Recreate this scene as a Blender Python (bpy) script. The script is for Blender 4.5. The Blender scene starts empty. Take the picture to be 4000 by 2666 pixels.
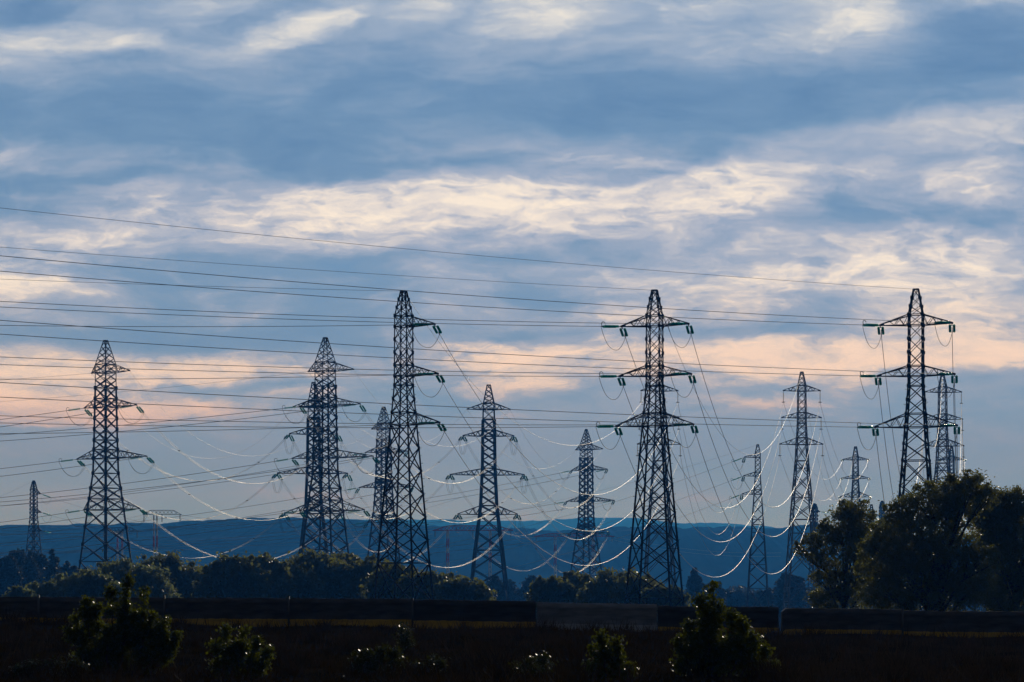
import bpy, math, random
import numpy as np
from mathutils import Vector, Matrix

random.seed(7)
RNG = np.random.default_rng(11)
SC = bpy.context.scene
COL = SC.collection

F = 9444.0      # focal length in photo pixels (85 mm on 36 mm)
YH = 2325.0     # horizon row of the photo
CZ = 1.6        # eye height
PLAIN = -4.4    # level of the plain beyond the barrier


def at(px, py, Y):
    """point of the world at distance Y that the photo shows at (px, py)"""
    return np.array([(px - 2000.0) / F * Y, Y, CZ + (YH - py) / F * Y])


def zof(py, Y):
    return CZ + (YH - py) / F * Y


def srgb(r, g, b, a=1.0):
    f = lambda c: c / 12.92 if c <= 0.04045 else ((c + 0.055) / 1.055) ** 2.4
    return (f(r / 255), f(g / 255), f(b / 255), a)


# ------------------------------------------------------------------ mesh helpers
class MB:
    """collects quads / triangles and links them as ONE mesh object"""

    def __init__(self):
        self.v, self.f, self.n = [], [], 0

    def add(self, verts, faces):
        verts = np.asarray(verts, float)
        self.v.append(verts)
        self.f.append(np.asarray(faces, int) + self.n)
        self.n += len(verts)

    def bar(self, a, b, w, w2=None, cap=False):
        a = np.asarray(a, float); b = np.asarray(b, float)
        d = b - a
        L = np.linalg.norm(d)
        if L < 1e-6:
            return
        d /= L
        up = np.array([0, 0, 1.0]) if abs(d[2]) < 0.9 else np.array([1.0, 0, 0])
        s = np.cross(d, up); s /= np.linalg.norm(s)
        t = np.cross(s, d)
        w2 = w if w2 is None else w2
        s = s * w / 2; t = t * w2 / 2
        r = [-s - t, s - t, s + t, -s + t]
        vs = [a + q for q in r] + [b + q for q in r]
        fs = [[0, 1, 5, 4], [1, 2, 6, 5], [2, 3, 7, 6], [3, 0, 4, 7]]
        if cap:
            fs += [[3, 2, 1, 0], [4, 5, 6, 7]]
        self.add(vs, fs)

    def box(self, c, sx, sy, sz, rot=0.0):
        c = np.asarray(c, float)
        cs, sn = math.cos(rot), math.sin(rot)
        vs = []
        for z in (-1, 1):
            for x, y in ((-1, -1), (1, -1), (1, 1), (-1, 1)):
                X, Y = x * sx / 2, y * sy / 2
                vs.append(c + np.array([X * cs - Y * sn, X * sn + Y * cs, z * sz / 2]))
        self.add(vs, [[3, 2, 1, 0], [4, 5, 6, 7], [0, 1, 5, 4], [1, 2, 6, 5], [2, 3, 7, 6], [3, 0, 4, 7]])

    def tube(self, pts, r, k=6):
        pts = np.asarray(pts, float)
        n = len(pts)
        rad = np.full(n, r) if np.isscalar(r) else np.asarray(r, float)
        tan = np.gradient(pts, axis=0)
        tan /= np.linalg.norm(tan, axis=1)[:, None] + 1e-12
        ref = np.array([0, 0, 1.0]) if np.mean(np.abs(tan[:, 2])) < 0.8 else np.array([0, 1.0, 0])
        s = np.cross(tan, ref); s /= np.linalg.norm(s, axis=1)[:, None] + 1e-12
        t = np.cross(s, tan)
        ang = np.arange(k) / k * 2 * math.pi
        ring = (s[:, None, :] * np.cos(ang)[None, :, None] + t[:, None, :] * np.sin(ang)[None, :, None]) * rad[:, None, None]
        vs = (pts[:, None, :] + ring).reshape(-1, 3)
        i = np.arange(n - 1)[:, None] * k
        j = np.arange(k)[None, :]
        j2 = (j + 1) % k
        fs = np.stack([i + j, i + k + j, i + k + j2, i + j2], -1).reshape(-1, 4)
        self.add(vs, fs)

    def mesh(self, name, mat, smooth=False):
        me = bpy.data.meshes.new(name)
        if not self.v:
            return me
        v = np.concatenate(self.v)
        quads = [f for f in self.f if f.ndim == 2 and f.shape[1] == 4]
        tris = [f for f in self.f if f.ndim == 2 and f.shape[1] == 3]
        loops, starts, tot = [], [], []
        p = 0
        for group, k in ((quads, 4), (tris, 3)):
            if group:
                g = np.concatenate(group)
                loops.append(g.ravel())
                starts.append(np.arange(len(g)) * k + p)
                tot.append(np.full(len(g), k))
                p += len(g) * k
        loops = np.concatenate(loops); starts = np.concatenate(starts); tot = np.concatenate(tot)
        me.vertices.add(len(v)); me.vertices.foreach_set('co', v.ravel())
        me.loops.add(len(loops)); me.loops.foreach_set('vertex_index', loops.astype(np.int32))
        me.polygons.add(len(starts))
        me.polygons.foreach_set('loop_start', starts.astype(np.int32))
        me.polygons.foreach_set('loop_total', tot.astype(np.int32))
        if smooth:
            me.polygons.foreach_set('use_smooth', np.ones(len(starts), bool))
        me.materials.append(mat)
        me.update(calc_edges=True)
        return me

    def build(self, name, mat, parent=None, smooth=False, origin=None):
        if origin is not None:
            self.v = [x - np.asarray(origin, float) for x in self.v]
        o = bpy.data.objects.new(name, self.mesh(name, mat, smooth))
        COL.objects.link(o)
        if parent is not None:
            o.parent = parent
        if origin is not None and parent is None:
            o.location = [float(q) for q in origin]
        return o


def tag(o, label=None, cat=None, group=None, kind=None):
    if label: o['label'] = label
    if cat: o['category'] = cat
    if group: o['group'] = group
    if kind: o['kind'] = kind
    return o


def empty(name, loc):
    o = bpy.data.objects.new(name, None)
    COL.objects.link(o)
    o.location = [float(q) for q in loc]
    return o


# ------------------------------------------------------------------ materials
def new_mat(name):
    m = bpy.data.materials.new(name)
    m.use_nodes = True
    return m, m.node_tree.nodes, m.node_tree.links, m.node_tree.nodes['Principled BSDF']


def noisy(name, c1, c2, scale, rough=0.7, metallic=0.0, detail=4.0, c3=None, scale3=1.0, t3=(0.55, 0.7), spec=0.5):
    m, N, L, P = new_mat(name)
    tc = N.new('ShaderNodeTexCoord')
    nz = N.new('ShaderNodeTexNoise'); nz.inputs['Scale'].default_value = scale; nz.inputs['Detail'].default_value = detail
    L.new(tc.outputs['Object'], nz.inputs['Vector'])
    rp = N.new('ShaderNodeValToRGB')
    rp.color_ramp.elements[0].position = 0.35; rp.color_ramp.elements[0].color = c1
    rp.color_ramp.elements[1].position = 0.68; rp.color_ramp.elements[1].color = c2
    L.new(nz.outputs['Fac'], rp.inputs['Fac'])
    out = rp.outputs['Color']
    if c3 is not None:
        n3 = N.new('ShaderNodeTexNoise'); n3.inputs['Scale'].default_value = scale3; n3.inputs['Detail'].default_value = 3
        L.new(tc.outputs['Object'], n3.inputs['Vector'])
        mr = N.new('ShaderNodeMapRange'); mr.inputs[1].default_value = t3[0]; mr.inputs[2].default_value = t3[1]
        L.new(n3.outputs['Fac'], mr.inputs[0])
        mx = N.new('ShaderNodeMix'); mx.data_type = 'RGBA'
        L.new(mr.outputs[0], mx.inputs['Factor']); L.new(out, mx.inputs[6]); mx.inputs[7].default_value = c3
        out = mx.outputs[2]
    L.new(out, P.inputs['Base Color'])
    P.inputs['Roughness'].default_value = rough
    P.inputs['Metallic'].default_value = metallic
    P.inputs['Specular IOR Level'].default_value = spec
    return m


M = {}
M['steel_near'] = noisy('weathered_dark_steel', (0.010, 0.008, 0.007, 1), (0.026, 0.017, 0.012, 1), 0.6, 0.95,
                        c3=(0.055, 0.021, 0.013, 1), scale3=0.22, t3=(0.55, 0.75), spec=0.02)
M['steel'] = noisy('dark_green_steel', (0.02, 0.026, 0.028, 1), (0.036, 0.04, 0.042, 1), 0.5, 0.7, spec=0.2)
M['steel_galv'] = noisy('galvanised_steel', (0.05, 0.052, 0.055, 1), (0.10, 0.10, 0.105, 1), 0.5, 0.6)
M['wire'] = noisy('aluminium_cable', (0.30, 0.30, 0.31, 1), (0.42, 0.42, 0.42, 1), 0.05, 0.42, 0.9)
M['jumper'] = noisy('dull_jumper_cable', (0.03, 0.03, 0.033, 1), (0.05, 0.05, 0.055, 1), 0.3, 0.6)
M['fitting'] = noisy('galvanised_fitting', (0.05, 0.05, 0.05, 1), (0.1, 0.1, 0.1, 1), 2.0, 0.5, 0.3)
M['red'] = noisy('red_warning_paint', (0.42, 0.035, 0.03, 1), (0.55, 0.06, 0.045, 1), 0.4, 0.6)
M['white'] = noisy('white_warning_paint', (0.6, 0.6, 0.58, 1), (0.75, 0.75, 0.72, 1), 0.4, 0.6)


def clear_mat(name, base, tint, lo, hi, rough):
    m, N, L, P = new_mat(name)
    P.inputs['Base Color'].default_value = base
    P.inputs['Roughness'].default_value = rough
    tr = N.new('ShaderNodeBsdfTransparent'); tr.inputs['Color'].default_value = tint
    tl = N.new('ShaderNodeBsdfTranslucent'); tl.inputs['Color'].default_value = base
    m2 = N.new('ShaderNodeMixShader'); m2.inputs[0].default_value = 0.4
    mx = N.new('ShaderNodeMixShader')
    nz = N.new('ShaderNodeTexNoise'); nz.inputs['Scale'].default_value = 6
    mr = N.new('ShaderNodeMapRange'); mr.inputs[1].default_value = 0.3; mr.inputs[2].default_value = 0.7
    mr.inputs[3].default_value = lo; mr.inputs[4].default_value = hi
    L.new(nz.outputs['Fac'], mr.inputs[0]); L.new(mr.outputs[0], mx.inputs[0])
    L.new(P.outputs[0], m2.inputs[1]); L.new(tl.outputs[0], m2.inputs[2])
    L.new(m2.outputs[0], mx.inputs[1]); L.new(tr.outputs[0], mx.inputs[2])
    L.new(mx.outputs[0], N['Material Output'].inputs['Surface'])
    return m


M['glass'] = clear_mat('green_glass_insulator', (0.03, 0.30, 0.24, 1), (0.26, 0.80, 0.70, 1), 0.4, 0.72, 0.15)


M['composite'] = clear_mat('pale_composite_insulator', (0.75, 0.74, 0.68, 1), (0.95, 0.95, 0.9, 1), 0.2, 0.4, 0.25)


def leaf_mat(name, c1, c2, trans, rough=0.35, scale=0.7, tfac=0.35, spec=0.4):
    m, N, L, P = new_mat(name)
    tc = N.new('ShaderNodeTexCoord')
    nz = N.new('ShaderNodeTexNoise'); nz.inputs['Scale'].default_value = scale; nz.inputs['Detail'].default_value = 5
    L.new(tc.outputs['Object'], nz.inputs['Vector'])
    rp = N.new('ShaderNodeValToRGB')
    rp.color_ramp.elements[0].position = 0.35; rp.color_ramp.elements[0].color = c1
    rp.color_ramp.elements[1].position = 0.7; rp.color_ramp.elements[1].color = c2
    L.new(nz.outputs['Fac'], rp.inputs['Fac']); L.new(rp.outputs['Color'], P.inputs['Base Color'])
    P.inputs['Roughness'].default_value = rough
    P.inputs['Specular IOR Level'].default_value = spec
    tr = N.new('ShaderNodeBsdfTranslucent'); tr.inputs['Color'].default_value = trans
    mx = N.new('ShaderNodeMixShader'); mx.inputs[0].default_value = tfac
    L.new(P.outputs[0], mx.inputs[1]); L.new(tr.outputs[0], mx.inputs[2])
    L.new(mx.outputs[0], N['Material Output'].inputs['Surface'])
    return m


M['leaf_big'] = leaf_mat('broadleaf_foliage', (0.045, 0.052, 0.014, 1), (0.11, 0.10, 0.024, 1), (0.20, 0.20, 0.028, 1), 0.38, 0.5, 0.5, 0.3)
M['leaf_mid'] = leaf_mat('thicket_foliage', (0.045, 0.06, 0.022, 1), (0.11, 0.115, 0.036, 1), (0.22, 0.23, 0.045, 1), 0.38, 0.25, 0.5, 0.3)
M['leaf_pale'] = leaf_mat('pale_willow_foliage', (0.07, 0.095, 0.05, 1), (0.13, 0.15, 0.075, 1), (0.24, 0.27, 0.09, 1), 0.38, 0.25, 0.5, 0.3)
M['leaf_far'] = leaf_mat('distant_foliage', (0.02, 0.03, 0.016, 1), (0.045, 0.055, 0.025, 1), (0.05, 0.055, 0.02, 1), 0.5, 0.2)
M['leaf_sap'] = leaf_mat('sapling_leaves', (0.02, 0.028, 0.005, 1), (0.05, 0.056, 0.008, 1), (0.11, 0.125, 0.008, 1), 0.3, 2.5, 0.45, 0.1)
M['leaf_weed'] = leaf_mat('weed_leaves', (0.014, 0.02, 0.005, 1), (0.03, 0.034, 0.008, 1), (0.05, 0.055, 0.006, 1), 0.35, 1.5, 0.35, 0.2)
M['bark'] = noisy('dark_bark', (0.012, 0.01, 0.008, 1), (0.035, 0.028, 0.022, 1), 3.0, 0.9)
M['grass'] = leaf_mat('dry_dark_grass', (0.007, 0.007, 0.004, 1), (0.062, 0.040, 0.020, 1), (0.03, 0.02, 0.008, 1), 0.6, 0.4, 0.15, 0.05)
M['ground'] = noisy('dark_grassy_earth', (0.005, 0.005, 0.003, 1), (0.020, 0.015, 0.009, 1), 0.5, 0.95, spec=0.0)
M['hill_near'] = noisy('wooded_hillside', (0.008, 0.013, 0.010, 1), (0.02, 0.028, 0.02, 1), 0.012, 0.95, detail=8,
                       c3=(0.055, 0.05, 0.047, 1), scale3=0.009, t3=(0.62, 0.70), spec=0.0)
M['hill_far'] = noisy('far_wooded_ridge', (0.012, 0.02, 0.018, 1), (0.024, 0.034, 0.03, 1), 0.004, 0.95, spec=0.0)


def concrete(name, c1, c2, top):
    m, N, L, P = new_mat(name)
    tc = N.new('ShaderNodeTexCoord')
    mp = N.new('ShaderNodeMapping'); mp.inputs['Scale'].default_value = (0.8, 1, 4.0)
    L.new(tc.outputs['Object'], mp.inputs['Vector'])
    nz = N.new('ShaderNodeTexNoise'); nz.inputs['Scale'].default_value = 2.2; nz.inputs['Detail'].default_value = 8
    L.new(mp.outputs[0], nz.inputs['Vector'])
    rp = N.new('ShaderNodeValToRGB')
    rp.color_ramp.elements[0].position = 0.3; rp.color_ramp.elements[0].color = c1
    rp.color_ramp.elements[1].position = 0.75; rp.color_ramp.elements[1].color = c2
    L.new(nz.outputs['Fac'], rp.inputs['Fac'])
    n2 = N.new('ShaderNodeTexNoise'); n2.inputs['Scale'].default_value = 30; n2.inputs['Detail'].default_value = 6
    L.new(tc.outputs['Object'], n2.inputs['Vector'])
    bp = N.new('ShaderNodeBump'); bp.inputs['Strength'].default_value = 0.5; bp.inputs['Distance'].default_value = 0.01
    L.new(n2.outputs['Fac'], bp.inputs['Height']); L.new(bp.outputs[0], P.inputs['Normal'])
    L.new(rp.outputs['Color'], P.inputs['Base Color'])
    P.inputs['Roughness'].default_value = 0.9
    return m


M['slab_dark'] = concrete('sooty_concrete', (0.03, 0.029, 0.03, 1), (0.10, 0.094, 0.094, 1), 0)
M['slab_black'] = concrete('blackened_concrete', (0.02, 0.02, 0.022, 1), (0.06, 0.058, 0.06, 1), 0)
M['slab_pale'] = concrete('pale_concrete', (0.12, 0.125, 0.138, 1), (0.26, 0.265, 0.285, 1), 0)
M['band_yellow'] = concrete('worn_yellow_paint', (0.30, 0.17, 0.01, 1), (0.52, 0.30, 0.02, 1), 0)
M['band_white'] = concrete('worn_white_paint', (0.24, 0.25, 0.28, 1), (0.40, 0.415, 0.44, 1), 0)

# ------------------------------------------------------------------ camera
cam = bpy.data.cameras.new('camera')
cam.sensor_width = 36; cam.lens = 85
cam.shift_y = (YH - 1333.0) / 4000.0
cam.clip_start = 0.5; cam.clip_end = 40000
camo = bpy.data.objects.new('camera', cam)
COL.objects.link(camo)
camo.location = (0, 0, CZ); camo.rotation_euler = (math.radians(90), 0, 0)
SC.camera = camo

# ------------------------------------------------------------------ pylons
PY = {}          # key -> dict(root=empty, tips={(level,side):world point}, ...)
STRING_MESH = {}


def disc_string(double=True, n=11, L=1.0, R=0.15, sep=0.46, mat='glass'):
    """glass cap-and-pin string along +x from 0 to L"""
    key = (double, n, R, sep, mat, L)
    if key in STRING_MESH:
        return STRING_MESH[key]
    mb = MB()
    for off in ((-sep / 2, sep / 2) if double else (0.0,)):
        pts, rad = [], []
        for i in range(n):
            x0 = L * (0.04 + 0.92 * i / n); dx = L * 0.92 / n
            for fx, rr in ((0.0, 0.25), (0.15, 1.0), (0.45, 0.95), (0.55, 0.3)):
                pts.append((x0 + fx * dx, off, 0)); rad.append(R * rr)
        pts.append((L * 0.98, off, 0)); rad.append(R * 0.25)
        mb.tube(pts, rad, 8)
    me = mb.mesh('insulator_string', M[mat], smooth=False)
    STRING_MESH[key] = me
    return me


RING_MESH = {}


def ring_mesh(R, r, Y):
    key = (round(R, 3), round(r, 3))
    if key not in RING_MESH:
        mb = MB()
        a = np.linspace(0, 2 * math.pi, 17)
        pts = np.stack([np.cos(a) * R, 0 * a, np.sin(a) * R], 1)
        mb.tube(pts, r, 5)
        RING_MESH[key] = mb.mesh('arcing_ring', M['fitting'])
    return RING_MESH[key]


def pylon(key, cx, Y, theta, prof, arms, label, group, mat='steel', leg=(0.14, 0.22), brace=0.09, pan=1.0,
          gusset=0.0, bolts=False, strings='tension', slen=2.2, sR=0.15, srad=True, hstart=None, base_z=PLAIN, sag_j=2.3,
          twin=False, peak_w=None, ring=True):
    """prof: [(photo row, half of the width seen)] from the top down; arms: [(row of the upper joint, row of the lower
    chord, left tip offset or None, right tip offset or None, has strings)]"""
    th = math.radians(theta)
    k = abs(math.cos(th)) + abs(math.sin(th))
    bx = (cx - 2000.0) / F * Y
    root = empty('pylon', (bx, Y, base_z))
    tag(root, label, 'pylon', group)
    cs, sn = math.cos(th), math.sin(th)
    rot = lambda p: np.array([p[0] * cs - p[1] * sn, p[0] * sn + p[1] * cs, p[2]])
    lv = [(zof(py, Y) - base_z, hw / F * Y / k) for py, hw in prof]
    if lv[-1][0] > 0.01:                                        # carry the legs on down to the ground
        (z1, a1), (z0, a0) = lv[-1], lv[-2]
        s = (a1 - a0) / (z0 - z1)
        lv.append((0.0, a1 + s * z1))
    zs = [q[0] for q in lv][::-1]; as_ = [q[1] for q in lv][::-1]
    half = lambda z: float(np.interp(z, zs, as_))
    mb = MB()
    corner = [(-1, -1), (1, -1), (1, 1), (-1, 1)]
    cpt = lambda i, z: rot((corner[i % 4][0] * half(z), corner[i % 4][1] * half(z), z))
    ztop = lv[0][0]
    legw = lambda z: leg[0] + (leg[1] - leg[0]) * min(1, max(0, (ztop * 0.86 - z) / (ztop * 0.5)))
    if hstart is not None:
        zh = zof(hstart, Y) - base_z
        legw = lambda z: leg[1] if z < zh else leg[0]
    for (za, _), (zb, _) in zip(lv[:-1], lv[1:]):
        nseg = max(1, int((za - zb) / 4))
        for q in range(nseg):
            z0 = za + (zb - za) * q / nseg; z1 = za + (zb - za) * (q + 1) / nseg
            for i in range(4):
                mb.bar(cpt(i, z0), cpt(i, z1), legw((z0 + z1) / 2))
    # panels of X bracing on the four faces
    marks = [q[0] for q in lv] + [zof(a[0], Y) - base_z for a in arms] + [zof(a[1], Y) - base_z for a in arms]
    if hstart is not None:
        marks.append(zh)
    marks = sorted(set(round(q, 2) for q in marks if q <= ztop + 0.01), reverse=True)
    clean = [marks[0]]
    for q in marks[1:]:
        if clean[-1] - q > 0.5: clean.append(q)
    if clean[-1] > 0.3: clean.append(0.0)
    arm_z = [zof(a[0], Y) - base_z for a in arms] + [zof(a[1], Y) - base_z for a in arms]
    for za, zb in zip(clean[:-1], clean[1:]):
        am = max(half((za + zb) / 2), 0.35)
        npan = max(1, int(round((za - zb) / (2 * am * pan))))
        # panel heights grow with the width
        for q in range(npan):
            z0 = za + (zb - za) * q / npan; z1 = za + (zb - za) * (q + 1) / npan
            bw = brace * (0.75 if z0 > ztop * 0.86 else (1.0 if am < 1.6 else 1.25))
            for i in range(4):
                mb.bar(cpt(i, z0), cpt(i + 1, z1), bw)
                mb.bar(cpt(i + 1, z0), cpt(i, z1), bw)
                if half(z1) > 1.5 and q % 2 == 0:               # tall lower panels: belts and short stays
                    zm = (z0 + z1) / 2
                    mid = (cpt(i, zm) + cpt(i + 1, zm)) / 2
                    if pan > 0.9:
                        mb.bar(cpt(i, zm), cpt(i + 1, zm), bw * 0.7)
                    mb.bar(cpt(i, z0 + (z1 - z0) * .25), (cpt(i, z0) * .75 + cpt(i + 1, z1) * .25), bw * 0.6)
                    mb.bar(cpt(i + 1, z0 + (z1 - z0) * .75), (cpt(i, z0) * .25 + cpt(i + 1, z1) * .75), bw * 0.6)
            if gusset and z1 > 0.5 and (hstart is None or z1 < zh + 0.3):
                for i in range(4):
                    p = cpt(i, z1)
                    mb.bar(p - np.array([0, 0, gusset / 2]), p + np.array([0, 0, gusset / 2]), gusset * 0.75)
        for i in range(4):
            mb.bar(cpt(i, za), cpt(i + 1, za), brace * 1.1)
    # cap and small horns
    for i in range(4):
        mb.bar(cpt(i, ztop), cpt(i + 1, ztop), leg[0])
    if bolts:
        zz = np.arange(2.0, (zof(bolts, Y) - base_z), 0.95)
        for n_, z in enumerate(zz):
            for i in (0, 1, 2, 3):
                p = cpt(i, z + 0.2 * i)
                d = rot((corner[i][0] * (1 if n_ % 2 else 0.25), corner[i][1] * (0.25 if n_ % 2 else 1), 0))
                d = d / np.linalg.norm(d)
                mb.bar(p, p + d * (0.12 + leg[1]) + np.array([0, 0, 0.04]), 0.045)
    mb.build('lattice_body', M[mat], root)
    tips = {}
    for n_, (pu, pl, tl, tr, kind) in enumerate(arms):
        for side, off in ((-1, tl), (1, tr)):
            if off is None: continue
            zu = zof(pu, Y) - base_z; zl = zof(pl, Y) - base_z
            Lx = abs(off) / F * Y / abs(cs)
            tip = np.array([side * Lx, 0, zl + 0.10])
            mb = MB()
            w = leg[0] * 0.8
            lo = [np.array([side * half(zl), s * half(zl), zl]) for s in (-1, 1)]
            up = [np.array([side * half(zu), s * half(zu), zu]) for s in (-1, 1)]
            nb = max(3, int((Lx - half(zl)) / max(0.9, 0.8 * (zu - zl))))
            lw = brace * 0.65
            for s in (0, 1):
                mb.bar(rot(lo[s]), rot(tip), w); mb.bar(rot(up[s]), rot(tip + np.array([0, 0, 0.12])), w)
                for q in range(nb - 1):
                    f0 = q / nb; f1 = (q + 0.5) / nb; f2 = (q + 1) / nb
                    pl_ = lambda f: lo[s] + (tip - lo[s]) * f
                    pu_ = lambda f: up[s] + (tip - up[s]) * f
                    mb.bar(rot(pu_(f0)), rot(pl_(f1)), lw); mb.bar(rot(pl_(f1)), rot(pu_(f2)), lw)
            for q in range(nb - 1):
                f0 = q / nb; f2 = (q + 1) / nb
                s0, s1 = (0, 1) if q % 2 else (1, 0)
                mb.bar(rot(lo[s0] + (tip - lo[s0]) * f0), rot(lo[s1] + (tip - lo[s1]) * f2), lw)
                mb.bar(rot(up[s0] + (tip - up[s0]) * f0), rot(up[s1] + (tip - up[s1]) * f2), lw)
            e = leg[0] * 1.6
            mb.bar(rot(tip - np.array([side * 0.5, 0, -0.05])), rot(tip + np.array([side * 0.15, 0, 0.02])), e, e, True)
            mb.build('cross_arm', M[mat], root)
            tips[(n_, side)] = rot(tip) + np.array([bx, Y, base_z])
    top = np.array([bx, Y, base_z + ztop])
    PY[key] = dict(root=root, tips=tips, top=top, strings=strings, slen=slen, sR=sR, Y=Y, ends={}, twin=twin, ring=ring,
                   sag_j=sag_j, susp={}, arms=arms, rloc=np.array([bx, Y, base_z]))
    if strings == 'suspension':
        me = disc_string(False, 9, slen * 0.72, sR, mat='composite')
        for (n_, side), tp in tips.items():
            if not arms[n_][4]: continue
            b = tp - np.array([0, 0, slen])
            mb = MB()
            mb.bar(tp - PY[key]['rloc'], tp - PY[key]['rloc'] - np.array([0, 0, slen * 0.2]), 0.07)
            mb.build('hanger', M['fitting'], root)
            mb = MB()
            mb.bar(tp - PY[key]['rloc'] - np.array([0.0, 0, slen * 0.9]), b - PY[key]['rloc'] - np.array([0, 0, 0.15]), 0.12)
            mb.build('cable_clamp', M['fitting'], root)
            o = bpy.data.objects.new('insulator_string', me); COL.objects.link(o); o.parent = root
            o.location = (tp - np.array([0, 0, slen * 0.18]) - PY[key]['rloc']).tolist()
            o.rotation_euler = (0, math.radians(90), 0)
            r = bpy.data.objects.new('arcing_ring', ring_mesh(0.36, 0.05, Y)); COL.objects.link(r); r.parent = o
            r.location = (slen * 0.80, 0, 0); r.rotation_euler = (0, 0, math.radians(84))
            PY[key]['susp'][(n_, side)] = b
    return PY[key]


FRONT = 'big dark front pylons'
H_ARMS = lambda t: t
pylon('H', 2557, 300, -20, [(1135, 12), (1234, 33), (1508, 34), (2340, 114)],
      [(1234, 1275, 126, 128, 1), (1430, 1470, 134, 138, 1), (1615, 1666, 146, 146, 1)],
      'big dark pylon with six green-insulated arms, standing nearest behind the pale concrete slab', FRONT, 'steel_near', (0.14, 0.235), 0.095, 0.85, 0.40, 1500, slen=2.3, sR=0.17, sag_j=2.2)
pylon('E', 1577, 300, -25, [(1138, 12), (1235, 34.5), (1506, 36), (2200, 100)],
      [(1236, 1277, None, 121, 1), (1427, 1470, None, 134, 1), (1612, 1660, None, 140, 1)],
      'big dark pylon with arms on its right side only', FRONT, 'steel_near', (0.14, 0.235), 0.095, 0.85, 0.40, 1500, slen=2.3, sR=0.17, sag_j=2.2)
pylon('M', 3578, 300, -17, [(1131, 12), (1230, 33), (1508, 34), (1800, 58.5), (2200, 96)],
      [(1230, 1271, 133, 133, 1), (1430, 1470, 143, 142, 1), (1617, 1670, 153, 151, 1)],
      'big dark pylon rising behind the crown of the large leafy tree', FRONT, 'steel_near', (0.14, 0.235), 0.095, 0.85, 0.40, 1500, slen=2.3, sR=0.17, sag_j=2.2)

TWIN = 'dark four-armed pylons carrying twin cables'
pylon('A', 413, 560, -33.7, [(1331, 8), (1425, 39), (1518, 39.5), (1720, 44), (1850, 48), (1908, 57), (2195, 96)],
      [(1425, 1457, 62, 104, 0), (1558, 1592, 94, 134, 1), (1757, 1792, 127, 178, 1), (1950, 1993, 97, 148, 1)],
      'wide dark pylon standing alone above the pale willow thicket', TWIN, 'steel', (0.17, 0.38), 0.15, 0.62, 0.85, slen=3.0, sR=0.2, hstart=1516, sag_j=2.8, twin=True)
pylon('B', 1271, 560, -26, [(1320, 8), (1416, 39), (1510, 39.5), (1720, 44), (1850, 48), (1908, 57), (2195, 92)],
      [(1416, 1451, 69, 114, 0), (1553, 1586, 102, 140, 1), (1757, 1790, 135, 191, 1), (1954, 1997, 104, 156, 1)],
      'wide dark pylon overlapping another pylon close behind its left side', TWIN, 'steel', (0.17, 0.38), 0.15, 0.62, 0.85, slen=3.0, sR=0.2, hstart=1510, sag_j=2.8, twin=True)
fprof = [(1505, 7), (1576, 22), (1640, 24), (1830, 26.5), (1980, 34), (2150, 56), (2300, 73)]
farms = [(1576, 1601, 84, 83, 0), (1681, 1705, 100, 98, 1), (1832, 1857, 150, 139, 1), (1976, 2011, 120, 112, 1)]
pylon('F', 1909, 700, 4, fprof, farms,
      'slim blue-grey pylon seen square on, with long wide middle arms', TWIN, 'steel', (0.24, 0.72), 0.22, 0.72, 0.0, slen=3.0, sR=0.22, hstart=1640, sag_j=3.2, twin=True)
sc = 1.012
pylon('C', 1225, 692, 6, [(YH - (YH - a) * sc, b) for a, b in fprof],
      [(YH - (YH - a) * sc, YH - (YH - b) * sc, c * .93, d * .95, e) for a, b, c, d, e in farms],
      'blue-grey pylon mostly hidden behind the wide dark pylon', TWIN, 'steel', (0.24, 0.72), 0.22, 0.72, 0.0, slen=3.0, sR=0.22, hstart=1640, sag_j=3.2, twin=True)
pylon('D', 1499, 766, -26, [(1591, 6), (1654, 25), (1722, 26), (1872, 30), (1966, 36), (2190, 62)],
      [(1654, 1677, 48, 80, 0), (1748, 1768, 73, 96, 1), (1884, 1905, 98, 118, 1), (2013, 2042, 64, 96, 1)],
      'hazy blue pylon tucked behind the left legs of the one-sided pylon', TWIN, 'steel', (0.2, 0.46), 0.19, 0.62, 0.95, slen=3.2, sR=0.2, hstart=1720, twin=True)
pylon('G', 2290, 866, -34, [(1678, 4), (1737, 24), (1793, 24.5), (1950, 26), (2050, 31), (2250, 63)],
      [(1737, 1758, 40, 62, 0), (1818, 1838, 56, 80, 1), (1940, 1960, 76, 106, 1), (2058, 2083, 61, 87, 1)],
      'hazy blue wide pylon in the gap between two slimmer ones, feet behind low bushes', TWIN, 'steel', (0.22, 0.5), 0.2, 0.62, 1.0, slen=3.2, sR=0.2, hstart=1793, twin=True)

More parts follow.
